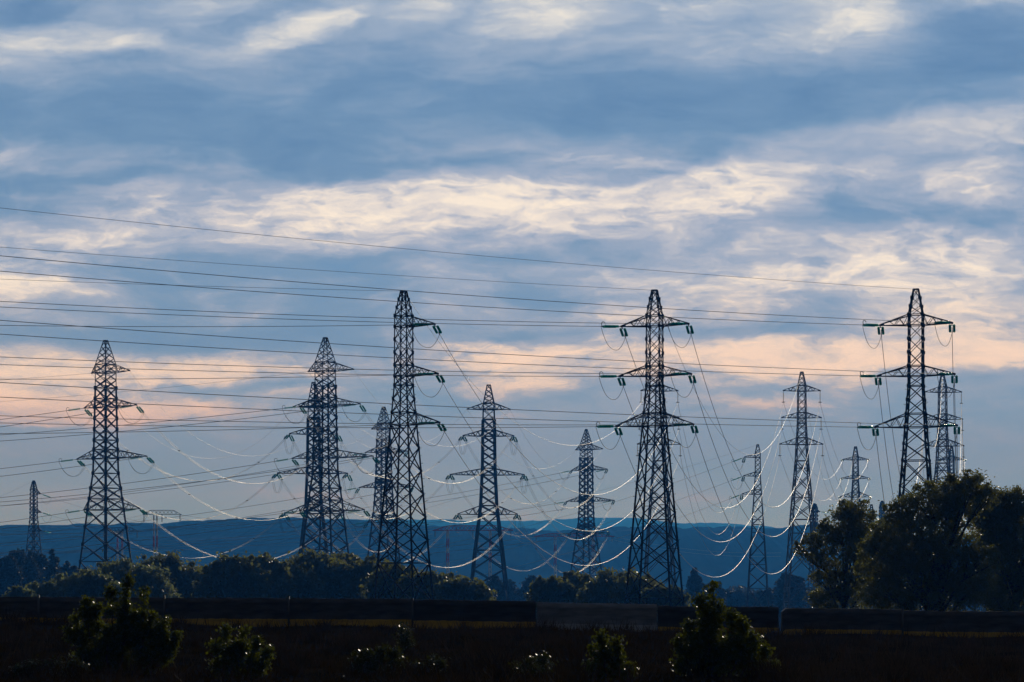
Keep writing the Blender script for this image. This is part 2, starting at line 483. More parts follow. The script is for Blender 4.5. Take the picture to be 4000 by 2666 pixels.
SUSP = 'slim pylons with hanging pale insulators'
jprof = [(1454, 5), (1506, 15), (1654, 16.5), (1801, 24), (2030, 42), (2350, 64)]
jarms = [(1506, 1529, 72, 72, 1), (1612, 1634, 78, 76, 1), (1711, 1738, 86, 82, 1)]
pylon('J', 3132, 560, 3, jprof, jarms,
      'slim pylon with pale hanging insulators, standing clear against the sky left of the leafy tree', SUSP, 'steel_galv', (0.16, 0.3), 0.14, 1.0, 0.0, 1650, 'suspension', 2.7, 0.17)
pylon('I', 2576, 560, 3, jprof, [(a, b, c, d, e) for a, b, c, d, e in jarms],
      'slim pylon with pale hanging insulators, nearly hidden behind a big dark pylon', SUSP, 'steel_galv', (0.16, 0.3), 0.14, 1.0, 0.0, 1650, 'suspension', 2.7, 0.17)
pylon('N', 3682, 570, 2, [(1462, 5), (1512, 14.5), (1660, 16), (1810, 23), (2040, 41), (2340, 62)],
      [(1512, 1534, 68, 74, 1), (1618, 1640, 74, 78, 1), (1717, 1744, 80, 83, 1)],
      'slim hanging-insulator pylon whose lower half sinks behind the large tree', SUSP, 'steel_galv', (0.16, 0.3), 0.14, 1.0, 0.0, 1655, 'suspension', 2.7, 0.17)

SMALL = 'small distant pylons'
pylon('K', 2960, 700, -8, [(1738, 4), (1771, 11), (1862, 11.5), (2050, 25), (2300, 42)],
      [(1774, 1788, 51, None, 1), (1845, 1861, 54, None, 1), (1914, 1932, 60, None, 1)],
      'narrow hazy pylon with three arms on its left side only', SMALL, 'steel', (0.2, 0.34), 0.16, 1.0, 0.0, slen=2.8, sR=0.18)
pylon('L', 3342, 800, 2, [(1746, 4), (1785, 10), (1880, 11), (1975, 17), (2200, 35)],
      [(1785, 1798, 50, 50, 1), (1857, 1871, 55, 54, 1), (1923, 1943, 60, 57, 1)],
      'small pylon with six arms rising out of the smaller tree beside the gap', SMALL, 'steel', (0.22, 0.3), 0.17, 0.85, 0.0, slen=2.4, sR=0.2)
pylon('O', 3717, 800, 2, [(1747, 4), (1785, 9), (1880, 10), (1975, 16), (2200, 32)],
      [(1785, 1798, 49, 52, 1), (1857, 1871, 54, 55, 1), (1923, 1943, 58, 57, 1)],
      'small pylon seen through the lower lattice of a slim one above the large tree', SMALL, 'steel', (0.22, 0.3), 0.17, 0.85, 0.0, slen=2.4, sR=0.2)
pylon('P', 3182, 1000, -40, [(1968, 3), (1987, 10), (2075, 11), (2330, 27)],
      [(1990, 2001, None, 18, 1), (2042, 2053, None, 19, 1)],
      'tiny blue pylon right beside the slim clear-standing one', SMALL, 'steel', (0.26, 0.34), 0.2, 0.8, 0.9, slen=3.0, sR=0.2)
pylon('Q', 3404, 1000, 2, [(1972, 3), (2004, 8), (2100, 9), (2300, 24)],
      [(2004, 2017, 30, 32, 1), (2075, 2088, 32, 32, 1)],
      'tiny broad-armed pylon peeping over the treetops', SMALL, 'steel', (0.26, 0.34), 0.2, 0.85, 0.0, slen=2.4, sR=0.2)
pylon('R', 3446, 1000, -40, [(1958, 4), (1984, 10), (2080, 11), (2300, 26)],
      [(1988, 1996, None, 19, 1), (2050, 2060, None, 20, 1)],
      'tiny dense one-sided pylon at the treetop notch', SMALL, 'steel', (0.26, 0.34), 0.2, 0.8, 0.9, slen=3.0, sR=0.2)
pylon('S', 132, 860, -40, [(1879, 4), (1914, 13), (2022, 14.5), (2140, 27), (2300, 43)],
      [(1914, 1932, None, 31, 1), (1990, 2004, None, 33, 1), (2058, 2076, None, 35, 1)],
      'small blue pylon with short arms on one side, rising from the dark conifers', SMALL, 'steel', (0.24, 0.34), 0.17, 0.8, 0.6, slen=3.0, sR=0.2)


# ------------------------------------------------------------------ cables
CABLES = []


def curve(a, b, sag, n=48):
    t = np.linspace(0, 1, n)[:, None]
    p = a + (b - a) * t
    p[:, 2] -= (4 * sag * t * (1 - t))[:, 0]
    return p


def fit(a, b, px, py):
    """sag that makes the span pass the photo point"""
    g = (px - 2000.0) / F
    # (ax + t dx) = g (ay + t dy)
    d = b - a
    den = d[0] - g * d[1]
    t = (g * a[1] - a[0]) / den
    Yt = a[1] + t * d[1]
    z = CZ + (YH - py) / F * Yt
    return (a[2] + t * d[2] - z) / (4 * t * (1 - t))


def string_at(T, tipkey, direction):
    """a tension string from the arm tip along the cable; returns where the cable starts"""
    tp = T['tips'][tipkey]
    d = direction / np.linalg.norm(direction)
    L = T['slen']
    link = 0.3 * L
    me = disc_string(True, 11, L * 1.0, T['sR'], T['sR'] * 3.0)
    o = bpy.data.objects.new('insulator_string', me); COL.objects.link(o); o.parent = T['root']
    p0 = tp + d * link
    o.location = (p0 - T['rloc']).tolist()
    q = Vector(d.tolist()).to_track_quat('X', 'Z'); o.rotation_mode = 'QUATERNION'; o.rotation_quaternion = q
    end = tp + d * (link + L + 0.35)
    s = np.cross(d, [0, 0, 1.0]); s /= np.linalg.norm(s)
    w = T['sR'] * 1.9
    for nm, e, bar in (('yoke', link, (np.zeros(3), d * link)), ('cable_clamp', link + L, (d * (link + L), d * (link + L + 0.35)))):
        mb = MB()
        mb.bar(bar[0], bar[1], 0.1)
        mb.bar(d * e - s * w, d * e + s * w, 0.1, 0.05, True)
        y = mb.build(nm, M['fitting'], T['root'])
        y.location = (tp - T['rloc']).tolist()
    if T['ring'] and T['Y'] < 720:
        RR = T['sR'] * 1.75
        r = bpy.data.objects.new('arcing_ring', ring_mesh(RR, 0.028 + T['sR'] * 0.1, T['Y'])); COL.objects.link(r)
        r.parent = o
        r.location = (L * 0.98, 0, RR * 0.95)
    T['ends'].setdefault(tipkey, []).append((end, s))
    return end


SPACER = {}


def cable(a, b, sag, radius, label, group, twin=0.0, name='power_cable', spacers=0, cat='power cable', n=140):
    pts = curve(a, b, sag, n)
    mb = MB()
    d = (b - a)[:2]; perp = np.array([-d[1], d[0], 0]) / np.linalg.norm(d)
    if twin:
        for s in (-0.5, 0.5):
            mb.tube(pts + perp * twin * s, radius, 8)
    else:
        mb.tube(pts, radius, 8)
    o = mb.build(name, M['wire'], None, True, origin=pts[0])
    tag(o, label, cat, group)
    if twin and spacers:
        if twin not in SPACER:
            sb = MB(); sb.bar((-twin / 2 - 0.06, 0, 0), (twin / 2 + 0.06, 0, 0), 0.16, 0.16, True)
            SPACER[twin] = sb.mesh('spacer', M['jumper'])
        for k in range(spacers):
            t = (k + 0.7) / (spacers + 0.4)
            p = a + (b - a) * t; p = p.copy(); p[2] -= 4 * sag * t * (1 - t)
            c = bpy.data.objects.new('spacer', SPACER[twin]); COL.objects.link(c); c.parent = o
            c.location = (p - pts[0]).tolist(); c.rotation_euler = (0, 0, math.atan2(perp[1], perp[0]))
    CABLES.append(o)
    return o


LV3 = ('top', 'middle', 'bottom'); SIDE = {-1: 'left', 1: 'right'}
NAMES = {'E': 'the one-sided big pylon', 'H': 'the slab-side big pylon', 'M': 'the treetop big pylon',
         'A': 'the wide lone pylon', 'B': 'the wide overlapping pylon', 'F': 'the square-on pylon',
         'C': 'the half-hidden pylon', 'D': 'the tucked-away pylon', 'G': 'the wide gap pylon',
         'J': 'the clear slim pylon', 'I': 'the hidden slim pylon', 'N': 'the sunken slim pylon',
         'K': 'the left-armed pylon', 'L': 'the small six-armed pylon', 'O': 'the small treetop pylon',
         'P': 'the tiny blue pylon', 'Q': 'the tiny broad pylon', 'R': 'the tiny dense pylon', 'S': 'the small conifer pylon'}


def levname(T, n_):
    lv = [i for i, a in enumerate(T['arms']) if a[4]]
    return LV3[lv.index(n_)] if n_ in lv else 'earth-wire'


def attach(T, key, other_dir):
    if T['strings'] == 'suspension' and key in T['susp']:
        return T['susp'][key]
    if T['arms'][key[0]][4] and other_dir is not None:
        return string_at(T, key, other_dir)
    return T['tips'][key]


def span(k1, key1, k2, key2, target=None, sag=None, radius=0.035, look='glinting'):
    T1, T2 = PY[k1], PY[k2]
    a0 = T1['tips'][key1] if key1 else T1['top']
    b0 = T2['tips'][key2] if key2 else T2['top']
    if key1 in T1['susp']: a0 = T1['susp'][key1]
    if key2 in T2['susp']: b0 = T2['susp'][key2]
    s = sag if target is None else fit(a0, b0, *target)
    c = curve(a0, b0, s, 60)
    earth = key1 is None or not T1['arms'][key1[0]][4]
    a = b = None
    a = attach(T1, key1, c[1] - c[0]) if key1 else a0
    b = attach(T2, key2, c[-2] - c[-1]) if key2 else b0
    L = np.linalg.norm(b0 - a0); Lr = np.linalg.norm(b - a)
    s2 = s * (Lr / L) ** 2
    tw = (0.5 if T1['twin'] and not earth else 0.0)
    if earth:
        lab = '%s earth wire from %s of %s to %s' % (
            look, 'peak' if key1 is None else SIDE[key1[1]] + ' tip', NAMES[k1], NAMES[k2][4:])
    else:
        lab = '%s %s from %s %s arm of %s to %s' % (look, 'twin cable' if tw else 'cable', levname(T1, key1[0]), SIDE[key1[1]],
                                                  NAMES[k1], NAMES[k2][4:])
    cable(a, b, s2, radius * (0.7 if earth else 1), lab, 'cables between %s and %s' % (NAMES[k1], NAMES[k2]), tw,
          'earth_wire' if earth else 'power_cable', 4 if tw else 0)
    return s


def span_off(k1, key1, end, target, radius=0.03, side='left', look='dark', sag=None):
    """a cable that leaves the frame"""
    T1 = PY[k1]
    a0 = T1['tips'][key1] if key1 else T1['top']
    b0 = a0 + np.array(end, float)
    s = fit(a0, b0, *target) if sag is None else sag
    c = curve(a0, b0, s, 60)
    earth = key1 is None or not T1['arms'][key1[0]][4]
    a = attach(T1, key1, c[1] - c[0]) if key1 else a0
    L = np.linalg.norm(b0 - a0); Lr = np.linalg.norm(b0 - a)
    tw = (0.5 if T1['twin'] and not earth else 0.0)
    if earth:
        lab = '%s earth wire running out %s from the %s of %s' % (look, side, 'peak' if key1 is None else SIDE[key1[1]] + ' upper tip', NAMES[k1])
    else:
        lab = '%s %s running out %s from the %s %s arm of %s' % (look, 'twin cable' if tw else 'cable', side, levname(T1, key1[0]), SIDE[key1[1]], NAMES[k1])
    cable(a, b0, s * (Lr / L) ** 2, radius * (0.7 if earth else 1), lab, 'cables leaving the frame from ' + NAMES[k1], tw,
          'earth_wire' if earth else 'power_cable', 3 if tw else 0, n=140)


RN = 0.035
# front pylons to the frame's edge (towards the viewer)
for k, sl, earth, rows in (('E', .60, 1091, {(0, 1): 1272, (1, 1): 1482, (2, 1): 1695}),
                           ('H', .75, 966, {(0, 1): 1178, (0, -1): 1200, (1, 1): 1395, (1, -1): 1425, (2, 1): 1625, (2, -1): 1653}),
                           ('M', .85, 813, {(0, 1): 1000, (0, -1): 1060, (1, 1): 1252, (1, -1): 1306, (2, 1): 1495, (2, -1): 1552})):
    d = (-230.0, -230.0 * sl, 0)
    span_off(k, None, d, (0, earth), 0.029)
    for key, row in rows.items():
        span_off(k, key, d, (0, row), 0.031)
# front pylons to the slim ones behind
span('E', None, 'I', None, (2313, 1730), radius=RN)
for n_, tg in enumerate(((2341, 1932), (2354, 2069), (2340, 2204))):
    span('E', (n_, 1), 'I', (n_, 1), tg, radius=RN)
span('H', None, 'J', None, (2940, 1777), radius=RN)
sags = []
for n_, tg in enumerate(((2848, 1984), (2828, 2117), (2804, 2255))):
    sags.append(span('H', (n_, -1), 'J', (n_, -1), tg, radius=RN))
for n_, tg in enumerate(((3010, 1981), (3038, 2094), (3040, 2237))):
    sags.append(span('H', (n_, 1), 'J', (n_, 1), tg, radius=RN))
ms = float(np.mean(sags))
span('M', None, 'N', None, sag=ms * 0.8, radius=RN)
for n_ in range(3):
    for s_ in (-1, 1):
        span('M', (n_, s_), 'N', (n_, s_), sag=ms * (0.95 + 0.03 * n_), radius=RN)
# slim ones onward
for n_, tg in enumerate(((2805, 2003), (2815, 2085), (2810, 2168))):
    span('I', (n_, 1), 'K', (n_, -1), tg, radius=0.032, look='faint')
span('J', None, 'L', None, (3215, 1870), radius=0.032, look='faint')
for n_ in range(3):
    for s_ in (-1, 1):
        span('J', (n_, s_), 'L', (n_, s_), sag=11.5, radius=0.032, look='faint')
        span('N', (n_, s_), 'O', (n_, s_), sag=11.5, radius=0.032, look='faint')
# twin-cable lines
RT = 0.037
T_ = {('A', 'C'): {(1, -1): (810, 1879), (1, 1): (950, 1887), (2, -1): (760, 2032), (2, 1): (1037, 2033), (3, -1): (740, 2181), (3, 1): (1053, 2187),
                   (0, -1): (816, 1792), (0, 1): (1020, 1780)},
      ('B', 'F'): {(1, -1): (1560, 1872), (1, 1): (1775, 1889), (2, -1): (1490, 2030), (2, 1): (1790, 2043), (3, -1): (1472, 2209), (3, 1): (1745, 2218),
                   (0, -1): (1600, 1742), (0, 1): (1775, 1745)},
      ('C', 'D'): {(1, -1): (1290, 1880), (1, 1): (1480, 1861), (2, -1): (1290, 2012), (2, 1): (1510, 2009), (3, -1): (1290, 2158), (3, 1): (1481, 2157),
                   (0, -1): (1330, 1740), (0, 1): (1450, 1750)},
      ('F', 'G'): {(1, -1): (2070, 1970), (1, 1): (2215, 1985), (2, -1): (2030, 2094), (2, 1): (2236, 2107), (3, -1): (2032, 2231), (3, 1): (2217, 2242),
                   (0, -1): (2110, 1832), (0, 1): (2230, 1850)}}
for (k1, k2), tg in T_.items():
    for key, t in tg.items():
        s = span(k1, key, k2, key, t, radius=RT)
        print('SAG', k1, k2, key, round(s, 1))
print('SAGS H-J', [round(q, 1) for q in sags])
# twin-cable lines out of the frame on the left
for key, row in {(1, -1): 1640, (1, 1): 1669, (2, -1): 1832, (2, 1): 1862, (3, -1): 2042, (3, 1): 2068, (0, -1): 1486}.items():
    span_off('A', key, (-300.0, -30.0, 0), (0, row), RT)
for key, row in {(1, -1): 1700, (1, 1): 1724, (2, -1): 1945, (2, 1): 1962, (3, -1): 2124, (3, 1): 2163, (0, -1): 1570}.items():
    span_off('B', key, (-330.0, -10.0, 0), (0, row), RT)
for key, t in {(1, -1): (700, 1895), (2, -1): (700, 2018), (2, 1): (900, 2030), (3, -1): (700, 2120), (3, 1): (900, 2112), (1, 1): (900, 1880)}.items():
    span_off('D', key, (-420.0, 20.0, 0), t, 0.042, look='faint')
for key, t in {(1, -1): (1700, 1942), (1, 1): (1700, 1960), (2, -1): (1700, 2040), (2, 1): (1700, 2062), (3, -1): (1700, 2140), (3, 1): (1700, 2160)}.items():
    span_off('G', key, (-420.0, 60.0, 0), t, 0.042, look='faint')
for n_, t in enumerate(((2630, 1888), (2640, 1957), (2645, 2026))):
    span_off('K', (n_, -1), (-330.0, 90.0, -4), t, 0.032, look='faint')
span_off('K', None, (-330.0, 90.0, 0), (2640, 1838), 0.032, look='faint')
for n_, t in enumerate(((420, 2010), (440, 2075), (440, 2120))):
    span_off('S', (n_, 1), (150.0, -20.0, -2), t, 0.03, look='faint', side='right')
span_off('S', None, (-120.0, 10.0, -3), (0, 1940), 0.03, look='faint')
span_off('P', (0, 1), (150.0, 0, 0), None, 0.04, sag=5, look='faint', side='right')
span_off('R', (0, 1), (150.0, 0, 0), None, 0.04, sag=5, look='faint', side='right')

# jumper loops between the two strings of an arm tip, and the tight hanging loops of the slim twin pylons
for k, T in PY.items():
    if T['strings'] != 'tension': continue
    for key, ends in T['ends'].items():
        tp = T['tips'][key]
        if len(ends) == 1:
            # the cable of the far side dives straight on behind; close the loop under the arm
            e2 = tp - np.array([0, 0, 1.2]) + np.array([0.0, 1.2, 0])
            (e1, s1) = ends[0]; s2 = s1
        else:
            (e1, s1), (e2, s2) = ends[0], ends[1]
        mb = MB()
        drop = T['sag_j'] * (1.0 if k not in ('F', 'C') else 1.2)
        for o_ in ((-0.22, 0.22) if T['twin'] else (0.0,)):
            a = e1 + s1 * o_; b = e2 + (s2 if np.dot(s1, s2) > 0 else -s2) * o_
            t = np.linspace(0, 1, 20)
            p = a + (b - a) * t[:, None]
            u = np.abs(2 * t - 1)
            p[:, 2] -= drop * (1 - u ** 2.4)
            mb.tube(p - T['rloc'], 0.03 if T['Y'] < 650 else 0.034, 5)
        mb.build('jumper_cable', M['jumper'], T['root'], True)

# ------------------------------------------------------------------ red-and-white portal pylons
def portal(cx, Y, top, leg_dx, beam, rows, label, lw=0.4, beam_mat='red', wpx=7.0):
    """two lattice legs under a long lattice beam; rows: [(row, paint)] bands down the legs"""
    bx = (cx - 2000) / F * Y
    root = empty('portal_pylon', (bx, Y, PLAIN)); tag(root, label, 'pylon', 'far red and white portal pylons')
    loc = lambda px, py, dy=0: at(px, py, Y) + np.array([0, dy, 0]) - np.array([bx, Y, PLAIN])
    w = wpx / F * Y
    for s in (-1, 1):
        for (r0, paint), (r1, _) in zip(rows[:-1], rows[1:]):
            mb = MB()
            a = loc(cx + s * leg_dx, r0); b = loc(cx + s * leg_dx * 1.03, r1)
            n = max(1, int((a[2] - b[2]) / 2.2))
            ww = w * (1 + 0.35 * (r0 - rows[0][0]) / 200.0); wb = w * (1 + 0.35 * (r1 - rows[0][0]) / 200.0)
            cor = [(-.5, -.5), (.5, -.5), (.5, .5), (-.5, .5)]
            P_ = lambda i, f: a + (b - a) * f + np.array([cor[i % 4][0], cor[i % 4][1], 0]) * (ww + (wb - ww) * f)
            for i in range(4):
                mb.bar(P_(i, 0), P_(i, 1), lw)
                for q in range(n):
                    mb.bar(P_(i, q / n), P_(i + 1, (q + 1) / n), lw * .6); mb.bar(P_(i + 1, q / n), P_(i, (q + 1) / n), lw * .6)
            mb.build('leg', M[paint], root)
    mb = MB()
    x0, x1, yu, yl = beam
    n = int((x1 - x0) / 14)
    for dy in (-1.0, 1.0):
        lo = [loc(x0 + (x1 - x0) * q / n, yl, dy) for q in range(n + 1)]
        hi = []
        for q in range(n + 1):
            f = q / n
            e = min(1.0, min(f, 1 - f) * 5)
            hi.append(loc(x0 + (x1 - x0) * f, yl + (yu - yl) * e, dy))
        for q in range(n):
            mb.bar(lo[q], lo[q + 1], lw * .8); mb.bar(hi[q], hi[q + 1], lw * .8)
            mb.bar(lo[q], hi[q + 1], lw * .5); mb.bar(hi[q], lo[q + 1], lw * .5)
    mb.build('cross_beam', M[beam_mat], root)
    for f in (0.03, 0.5, 0.97):
        p = loc(x0 + (x1 - x0) * f, yl)
        o = bpy.data.objects.new('insulator_string', disc_string(False, 9, 3.2, 0.3, mat='fitting')); COL.objects.link(o); o.parent = root
        o.location = p.tolist(); o.rotation_euler = (0, math.radians(90), 0)
    # hanging conductors
    return root


bands = lambda a, b, c, d, e, f: [(a, 'white'), (b, 'red'), (c, 'white'), (d, 'red'), (e, 'white'), (f, 'white')]
portal(607, 1000, 1990, 6, (558, 708, 1994, 2011), bands(2011, 2093, 2140, 2142, 2143, 2380), 'far red and white portal pylon with beam against the sky, beside the wide lone pylon', 0.16, 'steel', 3.5)
portal(468, 1100, 2060, 9, (400, 540, 2062, 2075), bands(2075, 2100, 2145, 2146, 2147, 2370), 'far red-legged portal pylon seen through the legs of the wide lone pylon', 0.22, 'steel', 4.0)
portal(1832, 1150, 2060, 82, (1690, 2005, 2054, 2073), bands(2073, 2104, 2140, 2160, 2198, 2366), 'far red-banded portal pylon whose two legs flank the slim square-on pylon')
portal(2243, 1350, 2085, 73, (2085, 2400, 2085, 2097), bands(2097, 2128, 2158, 2178, 2208, 2362), 'farthest red-banded portal pylon behind the feet of the hazy wide pylon')
for i, (x0, x1, y0, y1, Y, w_) in enumerate(((-60, 560, 2052, 2012, 1000, 'left of the first red portal beam'), (708, 1690, 2012, 2073, 1050, 'between two red portal beams'),
                                        (2005, 2085, 2073, 2097, 1250, 'linking the last two red portal beams'), (2400, 3050, 2097, 2160, 1350, 'right of the farthest red portal beam'))):
    for q, dz in ((0, 0), (1, 14)):
        cable(at(x0, y0 + dz, Y), at(x1, y1 + dz, Y), 3.0, 0.045, '%s faint far cable %s' % (('upper', 'lower')[q], w_), 'far portal line cables')

# ------------------------------------------------------------------ ground, bank, hills
def sstep(x, a, b):
    t = np.clip((x - a) / (b - a), 0, 1)
    return t * t * (3 - 2 * t)


def ground_h(x, y):
    near = 0.46 * sstep(y, 40, 79) - 0.0155 * np.clip(x, -40, 40) * sstep(y, 40, 79) + 0.10 * np.sin(x * 0.37 + 1) * sstep(y, 20, 40) * (1 - sstep(y, 66, 76))
    near = near + 0.06 * np.sin(x * 1.1 + y * 0.5)
    f = sstep(y, 82, 115)
    return near * (1 - f) + PLAIN * f


def grid_mesh(xs, ys, hf, name, mat, kind):
    X, Yg = np.meshgrid(xs, ys)
    Z = hf(X, Yg)
    v = np.stack([X, Yg, Z], -1).reshape(-1, 3)
    nx, ny = len(xs), len(ys)
    i = np.arange(ny - 1)[:, None] * nx + np.arange(nx - 1)[None, :]
    f = np.stack([i, i + 1, i + 1 + nx, i + nx], -1).reshape(-1, 4)
    mb = MB(); mb.add(v, f)
    o = mb.build(name, mat, None, True)
    tag(o, None, None, None, kind)
    return o


xs = np.unique(np.concatenate([np.linspace(-60, 60, 121), -np.geomspace(60, 9000, 40), np.geomspace(60, 9000, 40)]))
ys = np.unique(np.concatenate([np.linspace(-60, 20, 9), np.linspace(20, 120, 81), np.geomspace(120, 9500, 50)]))
g = grid_mesh(xs, ys, ground_h, 'ground', M['ground'], 'structure')
tag(g, 'dark grassy bank and flat plain running to the hills')


def fbm1(x, seed, octs, base):
    r = np.random.default_rng(seed)
    out = np.zeros_like(x); amp = 1.0
    for o_ in range(octs):
        fr = base * 2 ** o_
        tab = r.uniform(-1, 1, 4096)
        p = x * fr; i = np.floor(p).astype(int); t = p - i; t = t * t * (3 - 2 * t)
        out += amp * (tab[i % 4096] * (1 - t) + tab[(i + 1) % 4096] * t)
        amp *= 0.55
    return out


def ridge(name, Y, keys, depth, mat, bump, base, label):
    kx = np.array([k[0] for k in keys], float); ky = np.array([k[1] for k in keys], float)
    px = np.linspace(-2600, 6600, 1500)
    X = (px - 2000) / F * Y
    prof = CZ + (YH - np.interp(px, kx, ky)) / F * Y
    prof = prof + fbm1(X, 5, 5, base) * bump
    rows = np.array([-1.0, -.8, -.62, -.45, -.3, -.16, -.06, 0.0, .08, .3, .7, 1.0])
    v = []
    for r in rows:
        h = math.cos(r * math.pi / 2) ** 1.2 if abs(r) < 1 else 0.0
        w = fbm1(X + r * 913, 9 + int((r + 1) * 50), 4, base * .25) * bump * 3 * (1 - h) * (abs(r) < .99) * h
        v.append(np.stack([X, np.full_like(X, Y + r * depth), PLAIN - 3 + (prof - PLAIN + 3) * h + w], -1))
    v = np.stack(v); nr, n = v.shape[:2]
    i = np.arange(nr - 1)[:, None] * n + np.arange(n - 1)[None, :]
    f = np.stack([i, i + 1, i + 1 + n, i + n], -1).reshape(-1, 4)
    mb = MB(); mb.add(v.reshape(-1, 3), f)
    o = mb.build(name, mat, None, True); tag(o, label, None, None, 'structure')
    return o


ridge('far_hills', 6800, [(-2600, 2090), (0, 2066), (180, 2062), (560, 2055), (760, 2045), (1000, 2030), (1190, 2027), (1420, 2032), (1800, 2037),
                      (2100, 2040), (2200, 2030), (2300, 2021), (2480, 2026), (2640, 2044), (2800, 2048), (2980, 2056), (3030, 2070), (3200, 2090), (6600, 2150)],
      1500, M['hill_far'], 2.2, 1 / 60, 'blue far ridge on the skyline')
ridge('near_hills', 3300, [(-2600, 2085), (0, 2064), (180, 2061), (560, 2054), (760, 2045), (1000, 2031), (1190, 2028), (1420, 2034), (1560, 2044), (1750, 2061), (1986, 2070), (2122, 2073), (2300, 2074), (2437, 2062), (2652, 2067), (2800, 2062),
                       (2986, 2071), (3034, 2073), (3058, 2065), (3129, 2062), (3180, 2069), (3400, 2085), (3800, 2120), (6600, 2180)],
      1100, M['hill_near'], 2.0, 1 / 14, 'darker wooded ridge below the far skyline')

# ------------------------------------------------------------------ concrete barrier
joints = [(-330, 2329), (155, 2333), (645, 2336), (1130, 2337), (1612, 2341), (2095, 2351), (2567, 2366), (3042, 2374), (3522, 2384), (4000, 2392), (4480, 2402)]
BY = 79.0
kinds = ['dark', 'dark', 'dark', 'dark', 'black', 'pale', 'black', 'dark', 'dark', 'black']
blabel = ['sooty concrete slab at the far left end, with a dull yellow foot band',
          'sooty concrete slab behind the tall bushy sapling',
          'sooty concrete slab with only a trace of yellow, behind the low two-stem shrub',
          'sooty concrete slab with a brownish yellow foot band below the one-sided pylon',
          'black concrete slab with the brightest yellow foot band, just left of the pale slab',
          'pale grey concrete slab with a whitish foot band',
          'black concrete slab behind the pointed sapling, beside the pale slab',
          'sooty concrete slab just right of the open notch in the barrier',
          'sooty concrete slab below the large leafy tree, with a long yellow foot band',
          'black concrete slab at the far right end of the barrier']
for i in range(10):
    (xa, ya), (xb, yb) = joints[i], joints[i + 1]
    top = (ya + yb) / 2
    a = at(xa, top, BY); b = at(xb, top, BY)
    gap0 = 0.02; gap1 = 0.02
    if i == 7: gap0 = 0.10
    L = b[0] - a[0]
    ztop = zof(top, BY); zbase = ztop - 1.25
    k = kinds[i]
    slope = (zof(yb, BY) - zof(ya, BY)) * 0.5
    mb = MB()
    n = 40
    t = np.linspace(0, 1, n)
    X = a[0] + gap0 + (L - gap0 - gap1) * t
    Zt = ztop + slope * (t - 0.5) + fbm1(X * 3, 40 + i, 3, 1.0) * 0.008 - 0.03 * np.exp(-t * 60) * (i == 7) * 4
    sec = [(-0.12, -1.25), (-0.12, -0.215), (-0.15, -0.185), (-0.15, -0.015), (-0.135, 0.0), (0.135, 0.0), (0.15, -0.015), (0.15, -1.25)]
    vs = np.array([[[X[q], BY + sy, Zt[q] + sz] for (sy, sz) in sec] for q in range(n)])
    m_ = len(sec)
    I = np.arange(n - 1)[:, None] * m_ + np.arange(m_ - 1)[None, :]
    fs = np.stack([I, I + 1, I + m_ + 1, I + m_], -1).reshape(-1, 4)[:, ::-1]
    mb.add(vs.reshape(-1, 3), fs)
    for q in (0, n - 1):
        base = vs[q]
        c = list(range(m_))
        mb.add(base[[0, 1, 6, 7]], [[0, 1, 2, 3]]); mb.add(base[[2, 3, 6, 6]][:3], [[0, 1, 2]]); mb.add(base[[3, 4, 5, 6]], [[0, 1, 2, 3]]); mb.add(base[[1, 2, 6]], [[0, 1, 2]])
    org = np.array([a[0], BY, zbase])
    o = mb.build('barrier_slab', M['slab_' + k], None, False, origin=org)
    tag(o, blabel[i], 'barrier', 'concrete slabs of the roadside barrier')
    mb = MB()
    z0, z1 = -0.95, -0.68
    vs = np.array([[[X[q], BY - 0.126, Zt[q] + z0], [X[q], BY - 0.126, Zt[q] + z1 + 0.006 * math.sin(q * 1.7 + i)]] for q in range(n)])
    I = np.arange(n - 1) * 2
    mb.add(vs.reshape(-1, 3), np.stack([I, I + 2, I + 3, I + 1], -1))
    mb.build('painted_band', M['band_white' if k == 'pale' else 'band_yellow'], o, False, origin=org)
    if i in (1, 2, 3, 4, 8):
        mb = MB(); mb.box((a[0] - 0.0, BY - 0.2, ztop - 0.42), 0.06, 0.06, 1.0)
        pst = mb.build('joint_post', M['fitting'], o, False, origin=org)


# ------------------------------------------------------------------ vegetation
def leaf_quads(c, size, rng, elong=1.6):
    n = len(c)
    nrm = rng.normal(size=(n, 3)); nrm /= np.linalg.norm(nrm, axis=1)[:, None]
    ref = rng.normal(size=(n, 3))
    u = np.cross(nrm, ref); u /= np.linalg.norm(u, axis=1)[:, None] + 1e-9
    w = np.cross(nrm, u)
    s = size * rng.uniform(0.6, 1.3, n)[:, None]
    v = np.stack([c - u * s * elong / 2, c + w * s * 0.42, c + u * s * elong / 2, c - w * s * 0.42], 1).reshape(-1, 3)
    f = np.arange(n)[:, None] * 4 + np.arange(4)[None, :]
    return v, f


